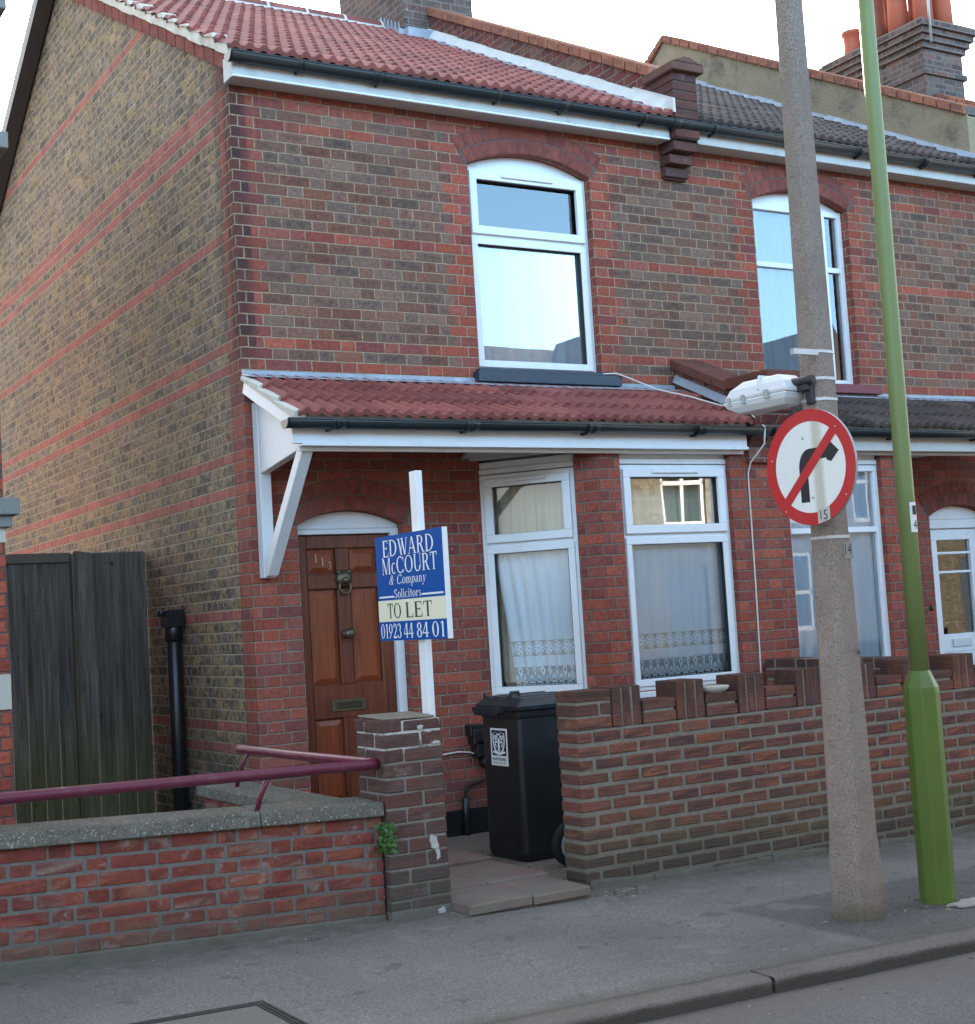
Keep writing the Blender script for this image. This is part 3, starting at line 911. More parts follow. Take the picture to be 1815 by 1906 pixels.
# garden path of paving slabs with a raised front edge
m = MB()
def slab(x0, x1, y0, y1, z, t=.05):
    m.uvc = (random.random() * 30, random.random() * 30)
    d = random.uniform(-.004, .004)
    m.box(x0 + .004, x1 - .004, y0 + .004, y1 - .004, z - t, z + d)
ys = [-2.53, -2.07, -1.46, -.86, -.25, .1]
for k in range(5):
    z = .052 + .012 * k
    slab(.06, .44, ys[k], ys[k + 1], z); slab(.44, .80 if k == 0 else .84, ys[k], ys[k + 1], z - .004)
m.uvc = None
m.box(.04, .82, -2.50, -.0, -.12, .006)
tag(m.build('garden_path', mat_slab, bevel=.006), kind='structure')
m = MB()
m.box(-.24, 3.6, -2.06, -.02, -.16, -.020)
m.box(3.6, 12.5, -2.06, -.02, -.25, -.05)
tag(m.build('front_garden', mat_gravel), kind='structure')
m = MB(); m.box(-6, -.02, -2.02, 12, -.15, .03)
tag(m.build('side_passage', mat_earth), kind='structure')
# grit, crumbs and leaf litter at the foot of the walls
m = MB(); rr = random.Random(3)
def crumb(x, y, z, s):
    m.uvc = (rr.random() * 40, rr.random() * 40)
    a = rr.random() * 6.3; c, q = math.cos(a), math.sin(a)
    sx, sy, sz = s * rr.uniform(.5, 1.6), s * rr.uniform(.4, .9), s * rr.uniform(.25, .7)
    pts = []
    for dz in (0, sz):
        for px, py in ((-sx, -sy), (sx, -sy * .8), (sx * .8, sy), (-sx * .9, sy * .9)):
            k = 1 if dz == 0 else .7
            pts.append((x + (px * c - py * q) * k, y + (px * q + py * c) * k, z + dz))
    m.hexa(pts)
for i in range(800):
    x = rr.uniform(-4.5, 7)
    y = -2.36 - abs(rr.gauss(0, .10)) if rr.random() < .45 else rr.uniform(-4.25, -2.4)
    if y < -4.27 or (.0 < x < .95 and y > -2.55): continue
    crumb(x, y, gz(x) + .001, rr.uniform(.002, .0055) * (1 if rr.random() < .94 else 1.9))
for i in range(60): x = rr.gauss(1.02, .08); crumb(x, -2.42 - abs(rr.gauss(0, .07)), gz(x) + .001, rr.uniform(.006, .016))
for i in range(70): x = rr.gauss(1.75, .35); crumb(x, rr.gauss(-3.85, .16), gz(x) + .001, rr.uniform(.004, .012))
for i in range(120): crumb(rr.uniform(.86, 1.7), rr.uniform(-2.05, -.7), -.019, rr.uniform(.005, .014))
for i in range(160): x = rr.uniform(-4, 8); crumb(x, -4.46 - abs(rr.gauss(0, .16)), gz(x) - .060, rr.uniform(.003, .008))
m.uvc = None
tag(m.build('litter', mat_stones, fix=True), 'grit, crumbs of mortar and dry leaves along the pavement', kind='stuff')

FA = F((0, 0), (1, 0))               # the street front: s = x, d = -y
PITCH = math.atan(.54)
EAVE_Y, EAVE_Z = -.20, 5.295
RIDGE_Y, RIDGE_Z = 4.05, 5.295 + .54 * 4.25
BACK_Y = 8.1

def wframe(mb, fr, s0, s1, z0, z1, d0, d1, wd):
    mb.fbox(fr, s0, s1, d0, d1, z0, z0 + wd); mb.fbox(fr, s0, s1, d0, d1, z1 - wd, z1)
    mb.fbox(fr, s0, s0 + wd, d0, d1, z0 + wd, z1 - wd); mb.fbox(fr, s1 - wd, s1, d0, d1, z0 + wd, z1 - wd)

def sash_window(house, fr, s0, s1, z0, z1, tz, d, vent=True, top_sash=True, arch=None, label=None, bead=.028, low_sash=True, headb=0.0, glass=None):
    """white plastic window: outer frame, transom, opening top light (proud), fixed lower light; d = front of the frame"""
    m = MB()
    wo = .048
    wframe(m, fr, s0, s1, z0, z1, d - .07, d, wo)
    m.fbox(fr, s0 + wo, s1 - wo, d - .07, d - .001, tz - .022, tz + .022)
    if headb:
        m.fbox(fr, s0, s1, d - .07, d + .004, z1 + .006, z1 + .045); m.fbox(fr, s0, s1, d - .07, d - .012, z1 + .047, z1 + headb)
    if top_sash:
        wframe(m, fr, s0 + .040, s1 - .040, tz + .014, z1 - .03, d - .004, d + .026, .060)
    if low_sash:
        wframe(m, fr, s0 + .035, s1 - .035, z0 + .03, tz - .012, d - .004, d + .016, .05)
    if arch:
        zs, ri, a, b = arch
        half = (b - a) / 2; rad = (half * half + ri * ri) / (2 * ri)
        pts = [fr.p(a, d - .02, z1 + .004), fr.p(b, d - .02, z1 + .004)]
        for i in range(13):
            t = b - (b - a) * i / 12 - (a + b) / 2
            pts.append(fr.p((a + b) / 2 + t, d - .02, zs + ri - rad + math.sqrt(max(rad * rad - t * t, 0))))
        m.prism(pts, Vector((fr.n.x, fr.n.y, 0)) * -.04)
    o = m.build('window', mat_upvc, house, bevel=.004)
    if label: o['label'] = label
    g = MB()
    gd = d - .03
    for za, zb in ((tz + .02, z1 - wo), (z0 + wo, tz - .02)):
        g.face([fr.p(s0 + wo, gd, za), fr.p(s1 - wo, gd, za), fr.p(s1 - wo, gd, zb), fr.p(s0 + wo, gd, zb)])
    g.build('pane', glass or (mat_glass_bay if headb else mat_glass), o)
    if vent:
        c = (s0 + s1) / 2; v = MB(); h = (s1 - s0) * .21
        zz = z1 - .052
        v.fbox(fr, c - h, c + h, d + .022, d + .042, zz - .012, zz + .014)
        v.build('trickle_vent', mat_upvc, o, bevel=.004)
    k = MB()      # black rubber gasket round the glass
    if top_sash or low_sash:
     for za, zb, e in ((tz + .074, z1 - .092, 0), (z0 + .08, tz - .062, 0)):
         wframe(k, fr, s0 + .095 - (.012), s1 - .095 + .012, za - .006, zb + .006, d - .024, d + .004, .008)
    if k.v: k.build('gasket', mat_rubber, o)
    return o

def net_curtain(fr, s0, s1, z0, z1, d, mat, label, cat='curtain', amp=.018, per=.12, gather=None, group=None, name='net_curtain', seed=0):
    m = MB(); n = int((s1 - s0) / .012)
    rn = random.Random(seed)
    ph = [rn.uniform(0, 6.28) for _ in range(4)]
    def D(s, k):
        return d + amp * (math.sin(s / per * 6.28 + ph[0] + math.sin(s * 5 + ph[1])) * .7 + math.sin(s / per * 2.9 + ph[2]) * .5) * (.55 + .45 * k) * (.5 + .5 * math.sin(s * 2.1 + ph[3]) ** 2 + .2)
    nz = 10
    cols = []
    for i in range(n + 1):
        t = i / n
        col = []
        for k in range(nz + 1):
            z = z1 + (z0 - z1) * k / nz
            s = s0 + (s1 - s0) * t
            if gather: s = gather(t, k / nz, s0, s1)
            col.append(fr.p(s, D(s0 + (s1 - s0) * t, k / nz), z))
        cols.append(col)
    base = len(m.v)
    for c in cols: m.v += c
    for i in range(n):
        for k in range(nz):
            a = base + i * (nz + 1) + k
            m.f.append((a, a + 1, a + nz + 2, a + nz + 1)); m.mi.append(0); m.sm.append(True)
            uu0, uu1 = s0 + (s1 - s0) * i / n * 1.25, s0 + (s1 - s0) * (i + 1) / n * 1.25
            za, zb = z1 + (z0 - z1) * k / nz, z1 + (z0 - z1) * (k + 1) / nz
            m.uvs.append([(uu0, za), (uu0, zb), (uu1 + 1e-6, zb), (uu1 + 1e-6, za)])
    p = fr.p((s0 + s1) / 2, d, z0)
    o = m.build(name, mat, None, loc=p, fix=False)
    return tag(o, label, cat, group)

def half_pipe_gutter(parent, x0, x1, y, z, r, mat, joints, brackets, cap=True, name='gutter'):
    m = MB()
    def sec(x, rr, zz=0):
        return [(x, y + rr * math.cos(t), z + zz + rr * math.sin(t)) for t in [math.pi + math.pi * i / 14 for i in range(15)]]
    def run(a, b, ro, ri):
        o1, o2, i1, i2 = sec(a, ro), sec(b, ro), sec(a, ri), sec(b, ri)
        n = len(o1); base = len(m.v); m.v += o1 + o2 + i1 + i2
        def q(*f): m.f.append(tuple(base + k for k in f)); m.uvs.append(None); m.mi.append(0); m.sm.append(True)
        for k in range(n - 1):
            q(k, k + 1, n + k + 1, n + k); q(2 * n + k, 3 * n + k, 3 * n + k + 1, 2 * n + k + 1)
            q(k, 2 * n + k, 2 * n + k + 1, k + 1); q(n + k, n + k + 1, 3 * n + k + 1, 3 * n + k)
        q(0, n, 3 * n, 2 * n); q(n - 1, 3 * n - 1, 4 * n - 1, 2 * n - 1)
    run(x0, x1, r, r - .006)
    # front bead
    m.tube([(x0, y - r + .004, z + .002), (x1, y - r + .004, z + .002)], .007, 8)
    for j in joints: run(j - .035, j + .035, r + .007, r + .001)
    for b in brackets:
        m.box(b - .010, b + .010, y + r * .2, y + r + .012, z - r - .012, z - r + .006)
        run(b - .012, b + .012, r + .010, r + .002)
    if cap:
        m.prism(sec(x0 - .004, r + .004), (.008, 0, 0))
    return m.build(name, mat, parent)

def chimney(parent, x0, x1, y0, y1, zb, zt, pots=()):
    m = MB()
    m.box(x0, x1, y0, y1, zb, zt)
    c = m.build('chimney', mat_stack, parent)
    return c

def kneeler_box(m, x0, x1, y0, y1, z0, z1): m.box(x0, x1, y0, y1, z0, z1)

# ------------------------------------------------------------------ house 1
H1 = thing('terraced_house', 'end of terrace brick house with red tiled roof and brown front door', 'house', (1.86, 4.0, 0))
m = MB()
DO = (.34, 1.13, .0, 2.165, .10)
BAYOP = (1.735, 5.73)
A1, B1 = Vector((1.72, 0)), Vector((2.29, -.76))
wall_xz(m, FA, 0, 3.735, -.3, 5.36, [DO, (1.77, 3.70, .85, 2.62, 0), (WIN1[0], WIN1[1], 3.20, 4.80, .125)], -.22)
m.build('front_wall', mat_front, H1)
# arches over the upper window and over the door
def arch_bed(m, s0, s1, zs, rise, h):
    half = (s1 - s0) / 2; rad = (half * half + rise * rise) / (2 * rise); a0 = math.asin(half / rad) * 1.05
    cs, cz = (s0 + s1) / 2, zs + rise - rad
    for k in range(16):
        t0, t1 = -a0 + 2 * a0 * k / 16, -a0 + 2 * a0 * (k + 1) / 16
        pt = lambda r, t, d: FA.p(cs + r * math.sin(t), d, cz + r * math.cos(t))
        r0_, r1_ = rad + .004, rad + h
        m.hexa([pt(r0_, t0, .0015), pt(r0_, t1, .0015), pt(r0_, t1, -.2), pt(r0_, t0, -.2), pt(r1_, t0, .0015), pt(r1_, t1, .0015), pt(r1_, t1, -.2), pt(r1_, t0, -.2)])
def brick_arch(house, s0, s1, zs, rise, n):
    m = MB(); arch_ring(m, FA, s0, s1, zs, rise, .108, n, -.22, .004, 2)
    m.cur = 1; arch_bed(m, s0, s1, zs, rise, .216)
    m.build('brick_arch', [mat_arch, mat_mortar_arch], house, bevel=.003)
brick_arch(H1, WIN1[0], WIN1[1], 4.80, .125, 15); brick_arch(H1, DO[0], DO[1], 2.165, .10, 11)
# gable side wall, with a course of red bricks along the verge
zr = lambda y: EAVE_Z + .54 * (y - EAVE_Y) - .03
zb_ = lambda y: RIDGE_Z - .54 * (y - RIDGE_Y) - .03
m = MB()
prof = [(.22, -.3), (BACK_Y, -.3), (BACK_Y, zb_(BACK_Y)), (RIDGE_Y, zr(RIDGE_Y)), (.22, zr(.22))]
m.prism([(0, y, z) for y, z in prof], (.22, 0, 0))
m.box(0, .22, 0, .22, 5.36, zr(.1))
m.build('side_wall', mat_gable, H1)
m = MB()
a0 = math.atan(.54)
def verge_bricks(m, ya, yb, f, n):
    for k in range(n):
        y0_, y1_ = ya + (yb - ya) * (k + .04) / n, ya + (yb - ya) * (k + .96) / n
        m.uvc = (random.random() * 40, random.random() * 40)
        dz = -.135
        m.hexa([(-.028, y0_, f(y0_) + dz), (.1, y0_, f(y0_) + dz), (.1, y1_, f(y1_) + dz), (-.028, y1_, f(y1_) + dz),
                (-.028, y0_, f(y0_) - .03), (.1, y0_, f(y0_) - .03), (.1, y1_, f(y1_) - .03), (-.028, y1_, f(y1_) - .03)])
    m.uvc = None
verge_bricks(m, -.02, RIDGE_Y, zr, 22)
m.build('verge_course', mat_arch, H1, bevel=.004)
m = MB()      # mortar bedding under the verge tiles, stepped with the tile courses
n = 17
for k in range(n):
    y0_, y1_ = -.16 + (RIDGE_Y + .16) * k / n, -.16 + (RIDGE_Y + .16) * (k + 1) / n
    q = [random.uniform(-.02, .02) for _ in range(4)]
    zt0, zt1 = zr(y0_) + .082 + q[0], zr(y1_) + .030
    m.hexa([(-.052 + q[0] * .5, y0_, zr(y0_) - .028 + q[2] * .4), (.05, y0_, zr(y0_) - .03), (.05, y1_, zr(y1_) - .03), (-.05 + q[1] * .5, y1_, zr(y1_) - .028 + q[3] * .4),
            (-.062, y0_, zt0), (.05, y0_, zt0), (.05, y1_, zt1), (-.062, y1_, zt1)])
m.build('verge_mortar', mat_verge, H1, bevel=.006)
# roof
m = MB()
tiles(m, -.07, 3.64, EAVE_Y, EAVE_Z, PITCH, 18, .2655)
rf = m.build('roof', mat_tile_red, H1, fix=False)
m = MB()
for k, (x0, x1) in enumerate([(-.07 + i * .42, -.07 + (i + 1) * .42) for i in range(9)]):
    pts = []
    for i in range(9):
        t = math.pi * i / 8
        pts.append((x0 + .006, RIDGE_Y + .115 * math.cos(t), RIDGE_Z + .0 + .105 * math.sin(t)))
    m.prism(pts, (min(x1, 3.62) - x0 - .012, 0, 0))
m.build('ridge_tiles', mat_tile_red, rf)
m = MB()
for i in range(10):
    x0 = -.07 + i * .42
    pts = [(x0 - .014, RIDGE_Y + .121 * math.cos(math.pi * k / 8), RIDGE_Z - .004 + .111 * math.sin(math.pi * k / 8)) for k in range(9)]
    m.prism(pts, (.028, 0, 0))
m.box(-.06, 3.6, RIDGE_Y - .118, RIDGE_Y + .118, RIDGE_Z - .04, RIDGE_Z + .012)
m.build('ridge_mortar', mat_cement, rf)
m = MB()      # boarding under the tiles and the rear slope
def slope(x0, x1, ya, za, yb, zb, t):
    m.hexa([(x0, ya, za - t), (x1, ya, za - t), (x1, yb, zb - t), (x0, yb, zb - t), (x0, ya, za), (x1, ya, za), (x1, yb, zb), (x0, yb, zb)])
slope(.0, 3.62, EAVE_Y + .04, EAVE_Z - .005, RIDGE_Y, RIDGE_Z - .03, .03)
m.build('roof_boarding', mat_dark_room, rf)
m = MB()
slope(-.02, 3.62, RIDGE_Y + .01, RIDGE_Z - .01, BACK_Y + .3, RIDGE_Z - .01 - .54 * (BACK_Y + .29 - RIDGE_Y), .07)
m.build('rear_slope', mat_tile_brown, rf)
m = MB()      # dark barge board along the rear verge
slope(-.16, -.02, RIDGE_Y - .05, RIDGE_Z + .045, BACK_Y + .35, RIDGE_Z + .045 - .54 * (BACK_Y + .4 - RIDGE_Y), .16)
m.build('barge_board', plain('dark_barge_paint', (.045, .042, .038), .5, .25, 6, .002, 40), rf)
# eaves: boxed fascia and gutter
m = MB()
m.box(-.03, 3.60, -.170, -.150, 5.148, 5.25)
m.box(-.03, -.012, -.150, -.002, 5.135, 5.30)
fa = m.build('fascia', mat_soffit, H1, bevel=.003)  # grey coat puts the shade under the gutter into the white fascia's colour
m = MB(); m.box(-.03, 3.60, -.176, -.150, 5.130, 5.147); m.build('fascia_bead', mat_upvc, fa, bevel=.003)
m = MB(); m.box(-.012, 3.60, -.150, -.003, 5.136, 5.146); m.build('eaves_soffit', mat_gpaint, fa)
half_pipe_gutter(H1, -.075, 7.6, -.215, 5.265, .058, mat_gutter, (1.0, 2.55, 3.62, 4.95, 6.4), (.42, 1.02, 1.98, 2.55, 3.3, 4.0, 4.95, 5.6, 6.4, 7.1))
# rear and party walls, floors (close the body so that rooms are dark)
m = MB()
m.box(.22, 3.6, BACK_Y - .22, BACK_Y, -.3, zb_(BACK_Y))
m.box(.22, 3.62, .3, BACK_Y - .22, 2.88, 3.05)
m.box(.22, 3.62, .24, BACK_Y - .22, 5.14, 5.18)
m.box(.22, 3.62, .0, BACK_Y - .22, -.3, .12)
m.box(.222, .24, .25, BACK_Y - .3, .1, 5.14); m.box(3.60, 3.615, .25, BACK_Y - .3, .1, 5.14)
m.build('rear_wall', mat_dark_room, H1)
# party wall rising through the roof as a parapet with a tile coping and a corbelled kneeler
PX0, PX1 = 3.62, 3.85
def parapet(parent, x0, x1, y0, y1, h, mat, copmat, fillet=True, name='party_wall', ext=0, back=True):
    top = lambda y: EAVE_Z + .54 * (y - EAVE_Y) + h
    m = MB()
    pr = [(.23, -.3), (BACK_Y - .23, -.3), (BACK_Y - .23, RIDGE_Z - .54 * (BACK_Y - .2 - RIDGE_Y) + .1), (y1, top(y1)), (y0, top(y0)), (y0, 5.38), (.23, 5.38)]
    m.prism([(x0, y, z) for y, z in pr], (x1 - x0, 0, 0))
    w_ = m.build(name, mat, parent)
    m = MB(); n = int((y1 - y0) / .155)
    for k in range(n):
        ya, yb = y0 + (y1 - y0) * (k + .05) / n, y0 + (y1 - y0) * (k + .95) / n
        m.uvc = (random.random() * 40, random.random() * 40)
        j = random.uniform(-.006, .006)
        m.hexa([(x0 - .035 + j, ya, top(ya) - .005), (x1 + .035 + j, ya, top(ya) - .005), (x1 + .035 + j, yb, top(yb) - .005), (x0 - .035 + j, yb, top(yb) - .005),
                (x0 - .03 + j, ya, top(ya) + .085), (x1 + .03 + j, ya, top(ya) + .085), (x1 + .03 + j, yb, top(yb) + .085), (x0 - .03 + j, yb, top(yb) + .085)])
    if back:
        for k in range(8):
            t2 = lambda y: top(y1) - .54 * (y - y1)
            ya, yb = y1 + .16 * (k + .05), y1 + .16 * (k + .95)
            m.uvc = (random.random() * 40, random.random() * 40)
            m.hexa([(x0 - .035, ya, t2(ya) - .005), (x1 + .035, ya, t2(ya) - .005), (x1 + .035, yb, t2(yb) - .005), (x0 - .035, yb, t2(yb) - .005),
                    (x0 - .03, ya, t2(ya) + .085), (x1 + .03, ya, t2(ya) + .085), (x1 + .03, yb, t2(yb) + .085), (x0 - .03, yb, t2(yb) + .085)])
    m.uvc = None
    m.cur = 1
    m.prism([(x0 + .01, y0, top(y0) - .02), (x0 + .01, y1, top(y1) - .02), (x0 + .01, y1, top(y1) + .07), (x0 + .01, y0, top(y0) + .07)], (x1 - x0 - .02, 0, 0))
    m.build('coping', [copmat, mat_mortar_dark], w_, bevel=.006)
    return w_, top
pw, ptop = parapet(H1, PX0, PX1, .02, 3.6, .30, mat_party, mat_coping_tc)
m = MB()       # white cement fillet where tiles meet the parapet, over stepped lead
for k in range(14):
    ya, yb = -.16 + 3.7 * k / 14, -.16 + 3.7 * (k + 1) / 14
    j = random.uniform(-.006, .008); zf = lambda y: EAVE_Z + .54 * (y - EAVE_Y)
    m.hexa([(3.50 + j, ya, zf(ya) + .03), (PX0, ya, zf(ya) + .03), (PX0, yb, zf(yb) + .03), (3.50 + j, yb, zf(yb) + .03),
            (PX0 - .03, ya, zf(ya) + .15 + j), (PX0 + .002, ya, zf(ya) + .15 + j), (PX0 + .002, yb, zf(yb) + .15 + j), (PX0 - .03, yb, zf(yb) + .15 + j)])
m.build('cement_fillet', mat_cement, rf, bevel=.004)
m = MB()
for k in range(13):
    ya, yb = -.17 + .285 * k, -.17 + .285 * (k + 1.05)
    zf = lambda y: EAVE_Z + .54 * (y - EAVE_Y) + .062 + .004 * (k % 2)
    m.hexa([(3.40, ya, zf(ya) - .02), (3.52, ya, zf(ya) - .02), (3.52, yb, zf(yb) - .02), (3.40, yb, zf(yb) - .02), (3.40, ya, zf(ya)), (3.52, ya, zf(ya)), (3.52, yb, zf(yb)), (3.40, yb, zf(yb))])
m.build('lead_flashing', mat_lead, rf)
m = MB()       # kneeler at the foot of the parapet: corbelled bricks, block, weathered cap
for k, (dy, z) in enumerate(((.07, 4.875), (.13, 4.965), (.19, 5.055))):
    m.uvc = (k * 3.3 + .2, k * 1.7 + .4)
    m.box(PX0, PX1, -dy, .02, z, z + .072)
m.uvc = (21.3, 4.4); m.box(PX0 + .012, PX1 - .012, -.04, .02, 4.86, 5.15)
for k in range(7):
    m.uvc = (random.random() * 40, random.random() * 40)
    m.box(PX0 - .004, PX1 + .004, -.235, .09, 5.145 + k * .076, 5.145 + k * .076 + .067)
m.cur = 1; m.uvc = None
m.box(PX0 + .008, PX1 - .008, -.225, .085, 5.14, 5.66)
m.build('kneeler', [loose_brick('kneeler_brick', [(.11, .052, .045), (.14, .058, .045), (.095, .055, .05)], white=.25), mat_mortar_dark], pw, bevel=.004)
m = MB()
zc = 5.665
m.hexa([(PX0 - .045, -.29, zc), (PX1 + .045, -.29, zc), (PX1 + .045, .11, zc), (PX0 - .045, .11, zc), (PX0 - .045, -.29, zc + .065), (PX1 + .045, -.29, zc + .065), (PX1 + .045, .11, zc + .065), (PX0 - .045, .11, zc + .065)])
mx_ = (PX0 + PX1) / 2
m.prism([(PX0 - .045, -.29, zc + .066), (PX1 + .045, -.29, zc + .066), (mx_ + .03, -.29, zc + .115), (mx_ - .03, -.29, zc + .115)], (0, .40, 0))
m.build('kneeler_cap', plain('cap_terracotta', (.13, .06, .045), .85, .3, 9, .004, 40, dirt=(.05, .045, .04)), pw, bevel=.006)
m = MB()
m.hexa([(PX0 - .02, -.24, 5.335), (PX0 + .002, -.24, 5.335), (PX0 + .002, .26, 5.56), (PX0 - .02, .26, 5.56), (PX0 - .02, -.24, 5.45), (PX0 + .002, -.24, 5.45), (PX0 + .002, .26, 5.71), (PX0 - .02, .26, 5.71)])
m.build('kneeler_flashing', mat_cement, pw)
ch = chimney(rf, 3.33, 4.14, 3.55, 5.0, 6.6, 9.4)
m = MB()      # saw-tooth lead soakers against the stack
for k in range(6):
    y0_ = 3.60 + k * .075
    z0_ = EAVE_Z + .54 * (y0_ - EAVE_Y) + .02
    m.prism([(3.325, y0_, z0_), (3.325, y0_ + .085, z0_ + .045), (3.325, y0_ + .05, z0_ + .17)], (-.012, 0, 0))
m.box(3.24, 3.33, 3.5, 3.56, EAVE_Z + .54 * 3.72 + .02, EAVE_Z + .54 * 3.72 + .10)
m.box(3.30, 3.66, 3.42, 3.55, EAVE_Z + .54 * 3.68 + .02, EAVE_Z + .54 * 3.68 + .12)
m.build('lead_soakers', mat_lead, ch)

# upper window
W1 = sash_window(H1, FA, WIN1[0], WIN1[1], 3.275, 4.80, 4.285, -.075, arch=(4.80, .122, WIN1[0], WIN1[1]), low_sash=True)
m = MB(); m.box(1.775, 3.04, -.085, .08, 3.170, 3.250)
m.box(1.80, 3.00, -.06, .08, 3.250, 3.274)
m.build('sill', mat_navy, W1, bevel=.004)
net_curtain(FA, 1.85, 2.90, 3.30, 4.27, -.145, mat_net_up, 'sheer white curtain behind the upper window over the red porch roof', amp=.034, per=.16, seed=5)

# front door
DR = MB()
DF = F((0, .10), (1, 0))
m = MB()
m.fbox(DF, 1.065, 1.128, -.07, .035, .10, 2.14)
m.fbox(DF, .342, 1.065, -.07, .03, 2.105, 2.14)
half = .395; ri = .095; rad = (half * half + ri * ri) / (2 * ri)
pts = [DF.p(.342, .02, 2.142), DF.p(1.128, .02, 2.142)] + [DF.p(.735 + (.393 - .786 * i / 12), .02, 2.165 + ri - rad + math.sqrt(rad * rad - (.393 - .786 * i / 12) ** 2)) for i in range(13)]
m.prism(pts, (0, .05, 0))
df = m.build('door_frame', mat_wpaint, H1, bevel=.004)
m = MB()
LX0, LX1 = .343, 1.063
m.fbox(DF, LX0, LX1, -.055, -.025, .13, 2.10)                    # core
ST = .095
def rail(z0, z1): m.fbox(DF, LX0 + ST, LX1 - ST, -.026, .0, z0, z1)
m.fbox(DF, LX0, LX0 + ST, -.026, .0, .13, 2.10); m.fbox(DF, LX1 - ST, LX1, -.026, .0, .13, 2.10)
cx = (LX0 + LX1) / 2
for z0_, z1_ in ((2.01, 2.10), (1.735, 1.835), (.86, 1.085), (.13, .30)): rail(z0_, z1_)
for z0_, z1_ in ((1.835, 2.01), (1.085, 1.735), (.30, .86)): m.fbox(DF, cx - .048, cx + .048, -.026, .0, z0_, z1_)
door = m.build('door', mat_door, H1, bevel=.005)
m = MB()
for z0_, z1_ in ((1.835, 2.01), (1.085, 1.735), (.30, .86)):
    for a, b in ((LX0 + ST, cx - .048), (cx + .048, LX1 - ST)):
        i = .012; q = .045
        P = DF.p
        # raised and fielded panel
        o_ = [(a + i, z0_ + i), (b - i, z0_ + i), (b - i, z1_ - i), (a + i, z1_ - i)]
        n_ = [(a + q, z0_ + q), (b - q, z0_ + q), (b - q, z1_ - q), (a + q, z1_ - q)]
        for k in range(4):
            k2 = (k + 1) % 4
            m.face([P(o_[k][0], -.020, o_[k][1]), P(o_[k2][0], -.020, o_[k2][1]), P(n_[k2][0], -.006, n_[k2][1]), P(n_[k][0], -.006, n_[k][1])])
        m.face([P(s_, -.006, z_) for s_, z_ in n_])
m.build('door_panel', mat_panel, door)
m = MB()      # letter plate
m.fbox(DF, cx - .135, cx + .115, .001, .010, .905, .985)
m.cur = 1; m.fbox(DF, cx - .105, cx + .085, .010, .014, .922, .966)
m.build('letter_plate', [mat_brass, plain('brass_flap', (.07, .055, .035), .4, .3, 20, metal=.7)], door, bevel=.003)
m = MB()
kc = DF.p(cx, 0, 1.425)
m.lathe(kc, [(.030, 0), (.030, .008), (.014, .012), (.014, .035), (.030, .042), (.037, .056), (.034, .070), (.018, .080), (.004, .083)], 20, axis=(0, -1, 0))
m.build('door_knob', mat_brass, door)
m = MB()      # lion mask knocker with a ring
kc = Vector(DF.p(cx, 0, 1.80))
m.lathe(kc, [(.060, 0), (.062, .012), (.050, .028), (.030, .040), (.008, .044)], 18, axis=(0, -1, 0))
m.lathe(kc + Vector((0, -.03, -.01)), [(.026, 0), (.024, .018), (.012, .028), (.003, .03)], 12, axis=(0, -1, -.2))
for sx in (-1, 1):
    m.lathe(kc + Vector((sx * .040, -.01, .045)), [(.018, 0), (.016, .012), (.004, .018)], 10, axis=(0, -1, .2))
    m.lathe(kc + Vector((sx * .020, -.034, .012)), [(.008, 0), (.005, .006)], 8, axis=(0, -1, 0))
ring = [kc + Vector((.042 * math.sin(t), -.022 - .006 * math.cos(t), -.055 - .048 * math.cos(t))) for t in [2 * math.pi * i / 20 for i in range(21)]]
m.tube([tuple(p) for p in ring], .0085, 8)
m.build('door_knocker', mat_brass, door)
m = MB(); m.box(.345, 1.125, -.02, .2, .02, .125)
m.build('doorstep', mat_slab, H1, bevel=.006)
m = MB(); m.box(1.135, 1.70, -.012, .01, -.1, .155)
m.build('black_plinth', mat_pipe, H1, bevel=.004)

